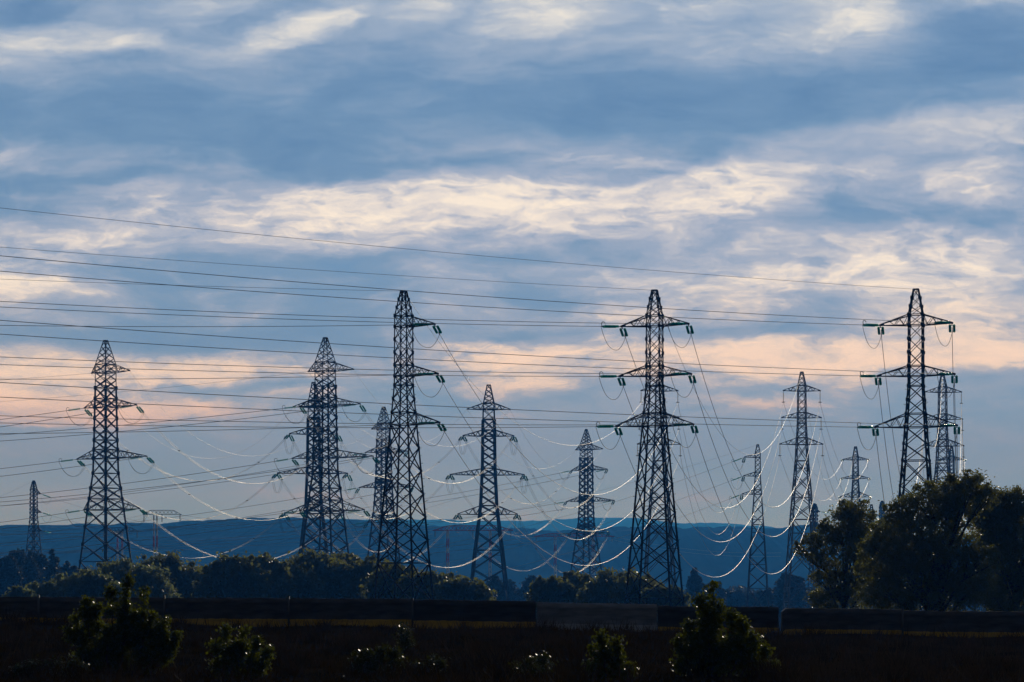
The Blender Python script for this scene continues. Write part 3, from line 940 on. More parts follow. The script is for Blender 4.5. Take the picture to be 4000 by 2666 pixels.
def lobes_leaves(lobes, density, size, rng, clump=0.16, flat=0.9, sprigs=0):
    out = []
    extra = []
    for (x, y, z, r) in lobes:                      # small sprays that stand out of the big masses
        for _ in range(sprigs):
            d = rng.normal(size=3); d /= np.linalg.norm(d)
            d[2] = abs(d[2]) * 0.8 + 0.1
            q = np.array([x, y, z]) + d * r * rng.uniform(0.9, 1.22)
            extra.append((q[0], q[1], q[2], r * rng.uniform(0.16, 0.34)))
    lobes = list(lobes) + extra
    for (x, y, z, r) in lobes:
        nc = max(8, int(26 * (r / (r + 0.3)) * 2))
        d = rng.normal(size=(nc, 3)); d /= np.linalg.norm(d, axis=1)[:, None]
        rad = r * rng.uniform(0.2, 1.0, nc) ** 0.45
        cc = np.array([x, y, z]) + d * rad[:, None] * np.array([1, 1, flat])
        n = max(40, int(density * 11.0 * r * r / (size * size)))
        idx = rng.integers(0, nc, n)
        sg = r * clump * rng.uniform(0.6, 1.5, nc)
        out.append(cc[idx] + rng.normal(size=(n, 3)) * 1.25 * sg[idx][:, None] * np.array([1.1, 1.1, 0.85]))
    return np.concatenate(out)


def tree(px, Y, lobes_px, mat, label, group, size, density=2.2, trunk_r=0.2, name='broadleaf_tree', base=None, seed=0, clump=0.16, cat='tree', stem='trunk', crown='crown', spread=1.0, trunk_top=0.75, sprigs=0):
    """lobes_px: [(px, py, radius px, depth offset in radii)]"""
    rng = np.random.default_rng(seed)
    bz = float(ground_h(np.array(0.0), np.array(float(Y)))) if base is None else base
    b = np.array([(px - 2000) / F * Y, Y, bz])
    root = empty(name, b); tag(root, label, cat, group)
    lob = []
    for q in lobes_px:
        p = at(q[0], q[1], Y); r = q[2] / F * Y
        dy = (q[3] if len(q) > 3 else rng.uniform(-0.7, 0.7)) * r * spread
        lob.append((p[0], p[1] + dy, p[2], r))
    c = lobes_leaves(lob, density, size, rng, clump, sprigs=sprigs)
    c = c[c[:, 2] > bz + 0.05]
    v, f = leaf_quads(c - b, size, rng)
    mb = MB(); mb.add(v, f)
    mb.build(crown, M[mat], root)
    mb = MB()
    zt = b[2] + (max(l[2] for l in lob) - b[2]) * trunk_top
    cx = np.mean([l[0] for l in lob]); 
    top = np.array([b[0] * .5 + cx * .5, Y, zt]) - b
    t = np.linspace(0, 1, 9)[:, None]
    wob = np.stack([np.sin(t[:, 0] * 5 + seed) * trunk_r, np.cos(t[:, 0] * 4 + seed) * trunk_r, 0 * t[:, 0]], 1)
    pts = top * t + wob * t
    mb.tube(pts, trunk_r * (1 - 0.75 * t[:, 0]), 7)
    for l in lob:
        e = np.array(l[:3]) - b
        k = min(7, max(2, int(8 * min(1.0, max(0.15, (e[2] * 0.55) / max(0.1, top[2]))))))
        s = pts[k]
        u = np.linspace(0, 1, 6)[:, None]
        lp = s + (e - s) * u; lp[:, 2] += np.sin(u[:, 0] * math.pi) * np.linalg.norm(e - s) * 0.08
        mb.tube(lp, trunk_r * 0.45 * (1 - 0.8 * u[:, 0]), 5)
        for q in range(4):
            d = rng.normal(size=3); d /= np.linalg.norm(d)
            e2 = e + d * l[3] * 0.85
            lp2 = lp[3] + (e2 - lp[3]) * u
            mb.tube(lp2, trunk_r * 0.2 * (1 - 0.8 * u[:, 0]), 4)
    mb.build(stem, M['bark'], root, True)
    return root


# the two leafy trees beyond the right half of the barrier
L1 = [(3330, 2015, 62), (3285, 2050, 70), (3370, 2040, 50), (3230, 2100, 55), (3300, 2130, 80), (3170, 2122, 38), (3125, 2145, 28), (3185, 2175, 36),
      (3365, 2110, 60), (3240, 2190, 50), (3330, 2210, 62), (3400, 2180, 55), (3200, 2260, 34), (3275, 2280, 62), (3340, 2330, 70), (3225, 2330, 55), (3400, 2280, 60), (3230, 2370, 50)]
tree(3310, 170, L1, 'leaf_big', 'smaller dark leafy tree with a ragged bough reaching out towards the slim pylon', 'leafy trees behind the barrier',
     0.115, 1.7, 0.22, seed=3, base=-3.2, sprigs=5, clump=0.14)
L2 = [(3560, 2000, 75), (3640, 1960, 80), (3720, 1925, 75), (3800, 1905, 60), (3770, 1960, 80), (3850, 1935, 50), (3500, 2080, 70), (3590, 2080, 85),
      (3690, 2040, 80), (3470, 2150, 70), (3420, 2140, 50), (3560, 2170, 90), (3660, 2150, 85), (3760, 2110, 60), (3440, 2230, 75), (3540, 2270, 95), (3650, 2250, 95), (3750, 2210, 90),
      (3420, 2320, 70), (3500, 2350, 85), (3600, 2350, 95), (3700, 2330, 95), (3800, 2300, 90), (3820, 2200, 70)]
tree(3680, 150, L2, 'leaf_big', 'largest dark tree with a broad rounded crown in front of the big pylon', 'leafy trees behind the barrier',
     0.115, 1.8, 0.3, seed=4, base=-3.0, sprigs=5, clump=0.14)
L3 = [(3862, 1965, 58), (3900, 1990, 58), (3880, 2040, 62), (3838, 2020, 62), (3840, 2080, 60), (3960, 1960, 60), (3920, 2000, 60), (4010, 1990, 70), (4060, 1960, 70), (3900, 2080, 70), (3980, 2080, 90), (3880, 2170, 80), (3970, 2190, 95), (4070, 2100, 90), (3880, 2280, 85),
      (3970, 2310, 95), (4070, 2250, 100), (4120, 2050, 80), (3900, 2360, 70), (4010, 2380, 80)]
tree(3975, 160, L3, 'leaf_big', 'dark leafy tree cut off by the photo edge beside the largest tree', 'leafy trees behind the barrier',
     0.115, 1.8, 0.28, seed=5, base=-3.1, sprigs=5, clump=0.14)
tree(3460, 215, [(3465, 2060, 36), (3420, 2060, 28), (3500, 2075, 40), (3440, 2120, 45), (3490, 2150, 50), (3460, 2200, 50)], 'leaf_mid', 'low bushy treetop filling the notch between the two bigger trees', 'leafy trees behind the barrier', 0.2, 2.4, 0.2, seed=6)


def thicket(cx, top, hw, Y, mat, label, seed, size=0.40, name='broadleaf_tree', rough=1.0, group='bushy trees behind the barrier', low=2400):
    rng = np.random.default_rng(seed)
    lobes = []
    n = 19
    for q in range(n):
        f = (q + 0.5) / n * 2 - 1
        env = 1 - abs(f) ** 2.6
        ytop = low - (low - top) * (0.66 + 0.34 * env) + rng.uniform(-12, 34) * rough
        r = hw * rng.uniform(0.13, 0.26)
        y = ytop + r * 0.85
        x = cx + f * (hw - r * 0.7)
        while y < low + 20:
            lobes.append((x + rng.uniform(-.3, .3) * r, y, r * rng.uniform(.85, 1.15)))
            y += r * 1.1
    return tree(cx, Y, lobes, mat, label, group, size, 1.6, 0.2, name, seed=seed, clump=0.26, spread=1.4, sprigs=2)


BUSH = [(60, 2305, 55, 330, 'leaf_pale', 'small low pale bush at the photo edge, peeping over the barrier'),
        (165, 2285, 60, 335, 'leaf_pale', 'low pale bush in front of the dark conifers'),
        (330, 2238, 105, 340, 'leaf_pale', 'pale grey-green willow bush at the foot of the wide lone pylon'),
        (500, 2205, 120, 360, 'leaf_pale', 'pale willow-like bush right behind the tall bushy sapling'),
        (650, 2172, 110, 375, 'leaf_mid', 'dark domed tree whose leader touches a glinting cable'),
        (775, 2220, 75, 390, 'leaf_mid', 'lower hazy bush sloping down to the gap before the next trees'),
        (905, 2172, 95, 350, 'leaf_mid', 'dark tree with two rounded tops at the left end of the dense thicket'),
        (1030, 2178, 75, 355, 'leaf_mid', 'dark knobbly tree where a glinting cable dips into the thicket'),
        (1130, 2218, 80, 360, 'leaf_mid', 'low dark tree in the dip of the thicket'),
        (1235, 2158, 110, 365, 'leaf_mid', 'tallest dark tree of the thicket, at the foot of the overlapping pylons'),
        (1350, 2178, 75, 370, 'leaf_mid', 'pointed dark tree by the right legs of the overlapping pylons'),
        (1450, 2190, 75, 365, 'leaf_mid', 'dark tree with a forked top left of the one-sided pylon'),
        (1560, 2212, 85, 350, 'leaf_mid', 'dark tree filling the legs of the one-sided pylon'),
        (1690, 2238, 95, 345, 'leaf_mid', 'dark brownish bush just right of the one-sided pylon'),
        (1800, 2268, 85, 340, 'leaf_mid', 'last low bush of the long thicket, sloping to the right'),
        (2165, 2262, 65, 350, 'leaf_mid', 'low dark bush at the left end of the short thicket'),
        (2245, 2240, 75, 355, 'leaf_mid', 'dark bush at the feet of the hazy wide pylon'),
        (2400, 2240, 90, 345, 'leaf_mid', 'brownish dark bush left of the legs of the big middle pylon'),
        (2490, 2258, 70, 340, 'leaf_mid', 'dark bush seen through the legs of the big middle pylon'),
        (2590, 2288, 60, 335, 'leaf_mid', 'small bush at the right feet of the big middle pylon')]
for i, (cx, top, hw, Y, mat, lab) in enumerate(BUSH):
    thicket(cx, top, hw * 1.55, Y, mat, lab, 100 + i)

FARB = [(1950, 2262, 75, 800, 'misty tree growing through the feet of the slim square-on pylon'),
        (2075, 2262, 55, 820, 'misty round tree between the two thickets'),
        (2715, 2262, 40, 760, 'misty upright poplar-like tree beside the pointed sapling'),
        (2715, 2232, 26, 762, 'misty narrow tall treetop rising highest among the far trees'),
        (2790, 2278, 40, 780, 'misty tree just behind the tip of the pointed sapling'),
        (2870, 2312, 70, 820, 'misty low tree between sapling and narrow pylon'),
        (2985, 2300, 70, 800, 'misty low tree at the feet of the narrow left-armed pylon'),
        (3085, 2248, 62, 780, 'misty domed tree left of the foot of the clear slim pylon'),
        (3190, 2305, 70, 800, 'misty low tree behind the smaller leafy tree'),
        (3300, 2290, 60, 850, 'misty tree hidden low behind the smaller leafy tree')]
for i, (cx, top, hw, Y, lab) in enumerate(FARB):
    thicket(cx, top, hw, Y, 'leaf_far', lab, 300 + i, 0.6, group='misty far trees', low=2385)
nw = 60000
wx = RNG.uniform(-420, 420, nw); wy = RNG.uniform(1150, 1215, nw)
wh = (8.5 + fbm1(wx, 77, 4, 1 / 22) * 3.2) * RNG.random(nw) ** 0.45
v, f = leaf_quads(np.stack([wx, wy, PLAIN + wh], 1), 1.5, RNG)
mb = MB(); mb.add(v, f)
tag(mb.build('distant_woods', M['leaf_far']), 'low misty belt of woods across the plain', 'woods', None, 'stuff')


def conifer(cx, top, hw, Y, label, seed, low=2390):
    lobes = []
    rng = np.random.default_rng(seed)
    y = top + hw * 0.12
    while y < low:
        f = min(1.0, (y - top) / (hw * 2.8))
        r = hw * (0.14 + 0.42 * f)
        for q in range(3 if f > .3 else 1):
            lobes.append((cx + (rng.uniform(-1, 1) * hw * 0.75 * f if f > .3 else 0), y, r * rng.uniform(.7, 1)))
        y += r * 0.8
    return tree(cx, Y, lobes, 'leaf_far', label, 'dark conifers below the small conifer pylon', 0.5, 2.2, 0.25, 'conifer_tree', seed=seed, clump=0.2, trunk_top=.9)


conifer(203, 2146, 50, 640, 'neat pointed conifer at the right end of the dark grove', 504)
conifer(118, 2148, 48, 650, 'dark conifer in front of the small conifer pylon', 502)
for i, (cx, top, hw, lab) in enumerate(((22, 2178, 60, 'dark treetop at the very edge of the photo, in the grove'), (66, 2158, 60, 'broad dark treetop left of the small conifer pylon'),
                                        (150, 2170, 62, 'broad dark treetop just right of the small conifer pylon'), (268, 2205, 55, 'lower dark tree beside the wide lone pylon'),
                                        (215, 2215, 70, 'dark tree filling the grove below the pointed conifer'), (335, 2232, 45, 'lowest dark tree of the grove, at the foot of the wide lone pylon'))):
    thicket(cx, top, hw, 660 + 8 * i, 'leaf_far', lab, 500 + 10 * i, 0.5, group='dark conifers below the small conifer pylon', low=2392)


def sapling(px, base_y, Y, shoots, label, cat, seed, mat='leaf_sap', size=0.058, name='sapling', per=800, group=None):
    """shoots: [(top px, top row, spread px)] each a leafy stem from the foot"""
    rng = np.random.default_rng(seed)
    b = at(px, base_y, Y)
    b[2] = float(ground_h(np.array(b[0]), np.array(float(Y)))) - 0.02
    root = empty(name, b); tag(root, label, cat, group)
    ms = MB(); cs = []
    for (tx, ty, sp) in shoots:
        e = at(tx, ty, Y + rng.uniform(-.5, .5)) - b
        u = np.linspace(0, 1, 12)
        st = np.array([e[0] * 0.55 + rng.uniform(-.15, .15), rng.uniform(-.25, .25), 0])
        p = st + (e - st) * u[:, None]
        p[:, 0] += (e[0]) * 0.10 * np.sin(u * math.pi)
        p[:, :2] += rng.normal(size=(12, 2)) * 0.012
        ms.tube(p, 0.022 * (1 - 0.85 * u) + 0.003, 5)
        L = np.linalg.norm(e)
        R = sp / F * Y
        n = int(per * L * (0.5 + R * 2.2))
        # side twigs
        nt = int(16 * L)
        tw = rng.uniform(0.02, 1.0, nt)
        c0 = np.stack([np.interp(tw, u, p[:, k]) for k in range(3)], 1)
        ang = rng.uniform(0, 2 * math.pi, nt)
        ln = R * (0.22 + 0.62 * (1 - tw) ** 0.8) * rng.uniform(0.5, 1.15, nt)
        tip = c0 + np.stack([np.cos(ang) * ln, np.sin(ang) * ln, ln * rng.uniform(0.2, 0.9, nt)], 1)
        for q in range(nt):
            ms.tube(np.linspace(c0[q], tip[q], 3), [0.006, 0.004, 0.002], 4)
        k = rng.integers(0, nt, n); f = rng.uniform(0.15, 1.05, n)
        c = c0[k] + (tip[k] - c0[k]) * f[:, None] + rng.normal(size=(n, 3)) * 0.055
        cs.append(c)
    c = np.concatenate(cs)
    v, f = leaf_quads(c, size, rng, 1.25)
    mb = MB(); mb.add(v, f)
    mb.build('foliage', M[mat], root)
    ms.build('stem', M['bark'], root, True)
    return root


SAP = 'leafy saplings in front of the barrier'
sapling(2800, 2720, 44, [(2785, 2285, 60), (2738, 2320, 40), (2690, 2420, 70), (2860, 2400, 80), (2905, 2425, 60), (2940, 2475, 70), (2650, 2500, 70), (2990, 2540, 60), (2800, 2450, 110), (2730, 2500, 110),
                         (2880, 2530, 110), (2660, 2600, 70), (3030, 2590, 50), (2770, 2380, 60)],
        'tall pointed yellow-green sapling standing up against the barrier', 'shrub', 21, group=SAP)
sapling(480, 2700, 50, [(500, 2262, 40), (430, 2300, 60), (340, 2330, 60), (560, 2310, 60), (290, 2400, 50), (600, 2390, 60), (380, 2380, 100), (470, 2370, 110), (540, 2400, 110), (640, 2430, 70), (690, 2480, 50),
                         (270, 2470, 60), (420, 2480, 130), (560, 2500, 130), (650, 2530, 90)],
        'broad bushy dark sapling clump covering two barrier joints', 'shrub', 22, group=SAP)
sapling(2370, 2730, 43, [(2350, 2480, 50), (2410, 2490, 50), (2320, 2530, 50), (2430, 2560, 60), (2370, 2550, 80), (2460, 2600, 40), (2310, 2600, 60)],
        'small rounded sapling in front of the pale slab', 'shrub', 23, group=SAP)
sapling(920, 2700, 48, [(880, 2440, 45), (960, 2445, 40), (840, 2500, 50), (1000, 2500, 45), (1045, 2530, 30), (920, 2520, 80), (860, 2580, 70), (1000, 2590, 50), (1040, 2560, 30)],
        'small sparse two-lobed sapling right of the broad clump', 'shrub', 24, group=SAP)
WEED = 'low leafy weeds on the bank'
sapling(1460, 2690, 46, [(1440, 2540, 70), (1500, 2530, 60), (1540, 2550, 60), (1390, 2560, 50), (1580, 2590, 40)], 'low spreading weed clump in the middle of the bank', 'weed', 25, 'leaf_weed', 0.055, 'weed', 700, WEED)
sapling(1590, 2600, 58, [(1575, 2430, 25), (1600, 2450, 25), (1585, 2490, 40)], 'thin upright weed below the barrier joint post', 'weed', 26, 'leaf_weed', 0.055, 'weed', 500, WEED)
sapling(1680, 2720, 46, [(1680, 2580, 50), (1720, 2590, 40), (1640, 2600, 40)], 'small weed tuft right of the spreading weed clump', 'weed', 27, 'leaf_weed', 0.055, 'weed', 700, WEED)
sapling(2080, 2720, 46, [(2070, 2590, 60), (2120, 2570, 60), (2030, 2610, 50)], 'dim low weed left of the small rounded sapling', 'weed', 28, 'leaf_weed', 0.055, 'weed', 500, WEED)
sapling(200, 2700, 47, [(120, 2600, 60), (200, 2590, 70), (280, 2595, 60), (60, 2620, 50), (330, 2610, 40)], 'low shiny-leaved ground plant in the corner of the bank', 'weed', 29, 'leaf_weed', 0.05, 'weed', 900, WEED)

# grass on the bank
n = 90000
gy = 38 + 42 * RNG.random(n) ** 0.9
gx = RNG.uniform(-1, 1, n) * (gy * 0.225 + 1)
clumps = fbm1(gx * 1.0 + gy * 0.3, 3, 3, 0.7) + fbm1(gy * 1.3 - gx * .2, 4, 3, 0.6)
hgt = np.clip(0.10 + 0.09 * clumps, 0.03, 0.42) * RNG.uniform(0.5, 1.5, n)
hgt *= 1 - 0.6 * sstep(gy, 70, 78)
tall = (RNG.random(n) < 0.03) & (gy < 77)
hgt[tall] = RNG.uniform(0.3, 0.55, tall.sum())
gz = ground_h(gx, gy)
base = np.stack([gx, gy, gz - 0.02], 1)
lean = RNG.normal(size=(n, 2)) * 0.35 * hgt[:, None]
tipp = base + np.stack([lean[:, 0], lean[:, 1], hgt], 1)
wd = np.stack([RNG.uniform(0.006, 0.014, n), RNG.normal(size=n) * 0.006, np.zeros(n)], 1)
v = np.stack([base - wd, base + wd, tipp], 1).reshape(-1, 3)
nt, nb = 420, 70
ty = 40 + 36 * RNG.random(nt); tx = RNG.uniform(-1, 1, nt) * (ty * 0.22 + 1); th_ = RNG.uniform(0.16, 0.55, nt)
tb = np.repeat(np.stack([tx, ty], 1), nb, 0) + RNG.normal(size=(nt * nb, 2)) * np.repeat(th_, nb)[:, None] * 0.28
hb = np.repeat(th_, nb) * RNG.uniform(0.4, 1.2, nt * nb)
tb3 = np.concatenate([tb, (ground_h(tb[:, 0], tb[:, 1]) - 0.02)[:, None]], 1)
dr = RNG.normal(size=(nt * nb, 2)) * 0.45 * hb[:, None]
tt = tb3 + np.concatenate([dr, hb[:, None]], 1)
wt = np.stack([RNG.uniform(0.005, 0.012, nt * nb), RNG.normal(size=nt * nb) * 0.005, np.zeros(nt * nb)], 1)
v = np.concatenate([v, np.stack([tb3 - wt, tb3 + wt, tt], 1).reshape(-1, 3)]); n += nt * nb
mb = MB(); mb.add(v, np.arange(n)[:, None] * 3 + np.arange(3)[None, :])
tag(mb.build('grass', M['grass']), 'dark dry grass covering the bank in front of the barrier', 'grass', None, 'stuff')

# ------------------------------------------------------------------ haze
mb = MB()
X0, X1, Y0, Y1, Z0, Z1 = -9500, 9500, -200, 10400, PLAIN - 9, 236
mb.add([(X0, Y0, Z0), (X1, Y0, Z0), (X1, Y1, Z0), (X0, Y1, Z0), (X0, Y0, Z1), (X1, Y0, Z1), (X1, Y1, Z1), (X0, Y1, Z1)],
       [[3, 2, 1, 0], [4, 5, 6, 7], [0, 1, 5, 4], [1, 2, 6, 5], [2, 3, 7, 6], [3, 0, 4, 7]])
hm = bpy.data.materials.new('blue_evening_haze'); hm.use_nodes = True
N = hm.node_tree.nodes; N.clear()
out = N.new('ShaderNodeOutputMaterial'); pv = N.new('ShaderNodeVolumePrincipled')
pv.inputs['Color'].default_value = (0.04, 0.30, 1.0, 1)
pv.inputs['Absorption Color'].default_value = (1, 1, 1, 1)
pv.inputs['Density'].default_value = 2.15e-4
pv.inputs['Anisotropy'].default_value = 0.3
hm.node_tree.links.new(pv.outputs[0], out.inputs['Volume'])
hz = mb.build('haze', hm)
tag(hz, 'thin blue evening haze over the plain', None, None, 'stuff')

# ------------------------------------------------------------------ sun and sky
SUN_AZ, SUN_EL = 18.0, 20.0       # degrees right of the view axis, above the horizon
sd = Vector((math.sin(math.radians(SUN_AZ)) * math.cos(math.radians(SUN_EL)), math.cos(math.radians(SUN_AZ)) * math.cos(math.radians(SUN_EL)), math.sin(math.radians(SUN_EL))))
sun = bpy.data.lights.new('sun', 'SUN'); sun.energy = 1.8; sun.angle = math.radians(4.0); sun.color = (1.0, 0.9, 0.78)
so = bpy.data.objects.new('sun', sun); COL.objects.link(so)
so.rotation_mode = 'QUATERNION'; so.rotation_quaternion = sd.to_track_quat('Z', 'Y')

W = bpy.data.worlds.new('World'); SC.world = W; W.use_nodes = True
N = W.node_tree.nodes; L = W.node_tree.links; N.clear()


def sock(x):
    return x


def math_(op, a, b=None, clamp=False):
    n = N.new('ShaderNodeMath'); n.operation = op; n.use_clamp = clamp
    for i, q in enumerate((a, b)):
        if q is None: continue
        if isinstance(q, (int, float)): n.inputs[i].default_value = q
        else: L.new(q, n.inputs[i])
    return n.outputs[0]


def maprange(x, a, b, c=0.0, d=1.0, smooth=True):
    n = N.new('ShaderNodeMapRange'); n.interpolation_type = 'SMOOTHSTEP' if smooth else 'LINEAR'
    L.new(x, n.inputs[0])
    for i, q in enumerate((a, b, c, d)): n.inputs[i + 1].default_value = q
    return n.outputs[0]


def mixc(f, a, b):
    n = N.new('ShaderNodeMix'); n.data_type = 'RGBA'
    if isinstance(f, (int, float)): n.inputs[0].default_value = f
    else: L.new(f, n.inputs[0])
    for q, i in ((a, 6), (b, 7)):
        if isinstance(q, tuple): n.inputs[i].default_value = q
        else: L.new(q, n.inputs[i])
    return n.outputs[2]


def ramp(x, stops):
    n = N.new('ShaderNodeValToRGB')
    cr = n.color_ramp
    cr.interpolation = 'EASE'
    while len(cr.elements) < len(stops): cr.elements.new(0.5)
    for e, (p, c) in zip(cr.elements, stops):
        e.position = p; e.color = c
    L.new(x, n.inputs['Fac'])
    return n.outputs['Color']


tc = N.new('ShaderNodeTexCoord')
sep = N.new('ShaderNodeSeparateXYZ'); L.new(tc.outputs['Generated'], sep.inputs[0])
dx, dy, dz = sep.outputs
dys = math_('MAXIMUM', dy, 0.15)
U = math_('MULTIPLY_ADD', math_('DIVIDE', dx, dys), 9.444); N[-1].inputs[2].default_value = 2.0
V = math_('MULTIPLY_ADD', math_('DIVIDE', dz, dys), -9.444); N[-1].inputs[2].default_value = 2.325
# cloud-plane position: bearing and slope of the line of sight, in thousandths of the photo's width
uv = N.new('ShaderNodeCombineXYZ'); L.new(U, uv.inputs[0]); L.new(V, uv.inputs[1])


def noise(vec, sx, sy, detail=6.0, rough=0.55, off=0.0, dist=0.0, rot=0.0):
    mp = N.new('ShaderNodeMapping'); mp.inputs['Scale'].default_value = (sx, sy, 1); mp.inputs['Location'].default_value = (off, off * 1.7, off * 0.3)
    mp.inputs['Rotation'].default_value = (0, 0, math.radians(rot))
    L.new(vec, mp.inputs['Vector'])
    nz = N.new('ShaderNodeTexNoise'); nz.inputs['Scale'].default_value = 1.0; nz.inputs['Detail'].default_value = detail; nz.inputs['Roughness'].default_value = rough
    nz.inputs['Distortion'].default_value = dist
    L.new(mp.outputs[0], nz.inputs['Vector'])
    return nz


w1 = noise(uv.outputs[0], 1.6, 4.0, 5, 0.6, 3.1)
vsub = N.new('ShaderNodeVectorMath'); vsub.operation = 'SUBTRACT'; L.new(w1.outputs['Color'], vsub.inputs[0]); vsub.inputs[1].default_value = (.5, .5, .5)
vmul = N.new('ShaderNodeVectorMath'); vmul.operation = 'MULTIPLY'; L.new(vsub.outputs[0], vmul.inputs[0]); vmul.inputs[1].default_value = (0.55, 0.17, 0)
vadd = N.new('ShaderNodeVectorMath'); vadd.operation = 'ADD'; L.new(uv.outputs[0], vadd.inputs[0]); L.new(vmul.outputs[0], vadd.inputs[1])
WV = vadd.outputs[0]

# cloud masses: (x, y, rx, ry, tilt in degrees, strength)
BL = [(.15, .155, .50, .075, 0, .9), (.04, .245, .20, .04, 0, .6), (.55, .175, .28, .04, 6, .45), (1.10, .135, .36, .065, -18, .85), (1.27, .06, .30, .08, -20, .5),
      (.78, .01, .28, .06, 0, .5), (1.62, .02, .2, .09, -25, .85), (2.08, .03, .34, .11, 0, .8), (2.8, .02, .36, .06, 0, .5), (3.3, .05, .36, .13, 0, .95),
      (3.9, -.01, .26, .05, 0, .6), (2.2, .14, .9, .16, 0, .28), (.9, .23, .7, .1, 0, .2),
      (1.45, .85, .75, .15, -4, .95), (1.15, .76, .3, .05, 0, .5), (1.95, .76, .55, .11, -6, .8), (2.45, .80, .75, .15, -5, .95), (2.85, .73, .36, .12, -5, .8), (2.35, .89, .4, .05, -3, .45),
      (.75, .84, .6, .13, -4, .62), (.52, .72, .25, .03, -4, .5), (.30, .93, .55, .10, 0, .85), (.03, .6, .2, .10, 0, .4), (1.25, .95, .3, .05, 0, .4),
      (3.85, .71, .28, .11, 0, .95), (3.6, .49, .7, .06, -6, .6), (3.9, .52, .3, .07, -4, .45), (2.25, .59, .5, .07, 0, .3), (3.35, .58, .9, .09, -8, .35),
      (3.0, .95, .75, .07, -4, .6), (3.65, 1.0, .7, .15, -5, .85), (3.15, 1.08, .9, .10, 0, .65), (2.6, 1.16, .7, .10, -3, .5), (3.85, 1.2, .5, .12, 0, .7), (2.3, 1.24, .6, .05, 0, .5), (3.1, 1.22, .8, .07, 0, .45),
      (.10, 1.12, .34, .14, 0, .9), (.36, 1.16, .3, .06, 10, .6), (.3, 1.265, .2, .03, 0, .45), (1.2, 1.1, .22, .04, -6, .3), (.9, 1.14, .3, .025, -3, .3),
      (.42, 1.43, .85, .075, 0, 1.15), (1.05, 1.43, .6, .065, 0, .85), (.1, 1.5, .45, .07, 0, .75), (2.0, 1.42, .6, .09, 0, 1.1), (2.65, 1.37, .9, .075, 0, 1.1), (3.3, 1.42, 1.0, .07, -3, 1.0), (3.85, 1.38, .5, .07, 0, .9),
      (.45, 1.595, .85, .075, 0, 1.15), (.05, 1.58, .35, .09, 0, .8), (2.05, 1.515, .28, .04, 0, .75), (2.9, 1.565, .45, .028, 0, .5), (1.22, 1.53, .2, .035, 0, .6), (3.4, 1.33, .8, .04, -3, .45),
      (1.0, 1.93, .4, .05, 0, .32), (.3, 1.95, .35, .05, 0, .4), (2.8, 1.95, .5, .04, 0, .2), (.07, 1.66, .1, .01, 0, .5),
      # thick blue parts
      (1.0, .47, 1.7, .30, 0, -.45), (3.25, .40, 1.0, .17, -2, -.6), (3.85, .15, .35, .16, 0, -.55), (2.3, .33, .9, .15, 0, -.2), (.05, .03, .3, .08, 0, -.6), (.3, .42, .5, .12, 0, -.2),
      (3.25, .82, .38, .17, 0, -.45), (2.1, 1.02, .3, .07, 0, -.5), (1.0, 1.09, .8, .13, 0, -.55), (1.2, 1.29, 1.0, .08, 0, -.5), (2.05, 1.17, .5, .08, 0, -.45), (1.7, .66, .7, .06, 0, -.4), (.35, .71, .5, .05, 0, -.4),
      (.5, 1.33, .7, .05, 0, -.4), (2.95, 1.3, .4, .025, 0, -.3), (3.8, .85, .3, .05, 0, -.35), (2.5, .69, .4, .035, -12, -.5), (3.7, 1.65, .8, .15, 0, -.2), (1.5, 1.6, .5, .06, 0, -.35)]
acc = None
for (x, y, rx, ry, tilt, amp) in BL:
    mp = N.new('ShaderNodeMapping'); mp.vector_type = 'TEXTURE'
    mp.inputs['Location'].default_value = (x, y, 0); mp.inputs['Rotation'].default_value = (0, 0, math.radians(tilt)); mp.inputs['Scale'].default_value = (rx * 1.15, ry * 1.2, 1)
    L.new(WV, mp.inputs['Vector'])
    gt = N.new('ShaderNodeTexGradient'); gt.gradient_type = 'SPHERICAL'; L.new(mp.outputs[0], gt.inputs[0])
    q = N.new('ShaderNodeMath'); q.operation = 'MULTIPLY_ADD'; L.new(gt.outputs['Fac'], q.inputs[0]); q.inputs[1].default_value = amp * 0.82
    if acc is None: q.inputs[2].default_value = 0.0
    else: L.new(acc, q.inputs[2])
    acc = q.outputs[0]
n1 = noise(WV, 2.2, 6.5, 8, 0.58, 1.7, 0.3, -3)
n2 = noise(WV, 7.0, 20.0, 6, 0.6, 5.3, 0.4, -4)
n3 = noise(uv.outputs[0], 0.8, 2.2, 3, 0.5, 8.3)
f1 = math_('MULTIPLY', math_('SUBTRACT', n1.outputs['Fac'], 0.5), 2.0)
f2 = math_('MULTIPLY', math_('SUBTRACT', n2.outputs['Fac'], 0.5), 2.0)
n4 = noise(WV, 2.6, 26.0, 5, 0.6, 2.9, 0.2, -4)
f4 = math_('MULTIPLY', math_('SUBTRACT', n4.outputs['Fac'], 0.5), 1.3)
f3 = math_('MULTIPLY', math_('SUBTRACT', n3.outputs['Fac'], 0.5), 0.4)
low = maprange(V, 1.52, 1.75)
det = maprange(math_('ADD', acc, f1), -0.1, 0.7)
f2w = math_('MULTIPLY', math_('ADD', f2, f4), math_('ADD', math_('MULTIPLY', det, 0.85), 0.15))
nsum = math_('ADD', math_('ADD', f1, f2w), f3)
namp = math_('SUBTRACT', 1.0, math_('MULTIPLY', low, 0.6))
upper = maprange(V, 0.72, 0.5)
namp = math_('MULTIPLY', namp, math_('SUBTRACT', 1.0, math_('MULTIPLY', upper, 0.45)))
dens = math_('ADD', math_('ADD', acc, math_('MULTIPLY', nsum, namp)), 0.20)

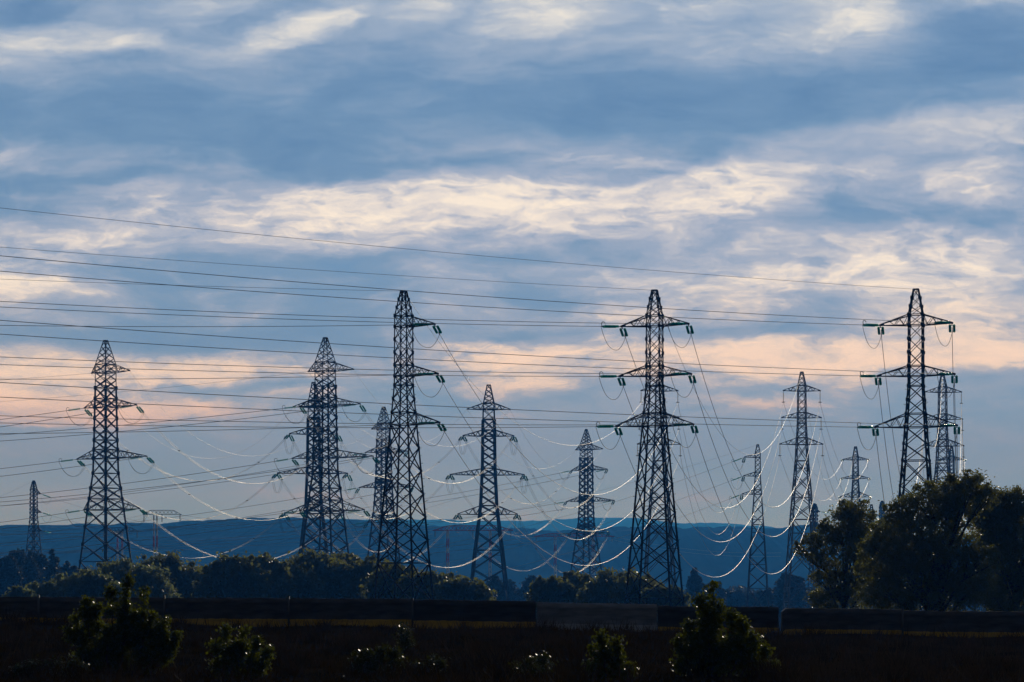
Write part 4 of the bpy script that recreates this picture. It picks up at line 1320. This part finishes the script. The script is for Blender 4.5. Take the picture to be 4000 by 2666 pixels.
vv = maprange(V, 0.0, 2.4, smooth=False)
blue_c = ramp(vv, [(0.0, srgb(113, 145, 187)), (0.2, srgb(114, 147, 189)), (0.42, srgb(123, 151, 192)), (0.62, srgb(124, 148, 188)), (0.78, srgb(124, 140, 177)), (0.9, srgb(128, 137, 170))])
grey_c = ramp(vv, [(0.0, srgb(156, 174, 204)), (0.42, srgb(162, 174, 206)), (0.62, srgb(152, 162, 194)), (0.75, srgb(138, 146, 180)), (0.9, srgb(148, 142, 170))])
lite_c = ramp(vv, [(0.0, srgb(214, 215, 222)), (0.42, srgb(222, 216, 224)), (0.6, srgb(220, 202, 202)), (0.7, srgb(204, 178, 182)), (0.85, srgb(184, 152, 164))])
hot_c = ramp(vv, [(0.0, srgb(242, 236, 230)), (0.42, srgb(250, 238, 232)), (0.6, srgb(244, 216, 206)), (0.7, srgb(222, 188, 186)), (0.85, srgb(190, 156, 164))])
dark_c = ramp(vv, [(0.0, srgb(84, 122, 170)), (0.2, srgb(92, 129, 176)), (0.42, srgb(112, 146, 192)), (0.62, srgb(112, 140, 184)), (0.78, srgb(114, 134, 174))])
c = mixc(maprange(dens, -0.6, 0.1), dark_c, blue_c)
c = mixc(maprange(dens, -0.1, 0.5), c, grey_c)
c = mixc(maprange(dens, 0.30, 1.08), c, lite_c)
c = mixc(maprange(dens, 0.80, 1.5), c, hot_c)

# out of view the sky is a made-up dark deck, added to dim the land
dotn = N.new('ShaderNodeVectorMath'); dotn.operation = 'DOT_PRODUCT'; L.new(tc.outputs['Generated'], dotn.inputs[0])
gv = Vector((0.05, 1.0, 0.16)).normalized(); dotn.inputs[1].default_value = gv
glow = maprange(dotn.outputs['Value'], 0.74, 0.95)
dk = noise(tc.outputs['Generated'], 3.0, 3.0, 5, 0.6)
dkc = mixc(dk.outputs['Fac'], (0.032, 0.036, 0.044, 1), (0.085, 0.092, 0.108, 1))
cloud = mixc(glow, dkc, c)
sky = N.new('ShaderNodeTexSky'); sky.sky_type = 'NISHITA'; sky.sun_disc = False
sky.sun_elevation = math.radians(SUN_EL); sky.sun_rotation = math.radians(SUN_AZ)
bg1 = N.new('ShaderNodeBackground'); L.new(sky.outputs[0], bg1.inputs['Color']); bg1.inputs['Strength'].default_value = 0.05
bg2 = N.new('ShaderNodeBackground'); L.new(cloud, bg2.inputs['Color']); bg2.inputs['Strength'].default_value = 1.0
cover = math_('SUBTRACT', 1.0, math_('MULTIPLY', math_('SUBTRACT', 1.0, glow), 0.12))
mx = N.new('ShaderNodeMixShader'); L.new(cover, mx.inputs[0]); L.new(bg1.outputs[0], mx.inputs[1]); L.new(bg2.outputs[0], mx.inputs[2])
wo = N.new('ShaderNodeOutputWorld'); L.new(mx.outputs[0], wo.inputs['Surface'])
W.cycles.sampling_method = 'MANUAL'; W.cycles.sample_map_resolution = 1024

SC.view_settings.view_transform = 'Standard'
try: SC.view_settings.look = 'None'
except Exception: pass
SC.view_settings.exposure = 0.0; SC.view_settings.gamma = 1.0; SC.view_settings.use_curve_mapping = False
SC.render.engine = 'CYCLES'
SC.cycles.volume_bounces = 0
SC.cycles.max_bounces = 6
SC.cycles.transparent_max_bounces = 24
SC.cycles.use_denoising = True
SC.cycles.denoiser = 'OPENIMAGEDENOISE'
SC.cycles.denoising_input_passes = 'RGB_ALBEDO_NORMAL'
SC.cycles.sample_clamp_indirect = 4.0
SC.render.film_transparent = False
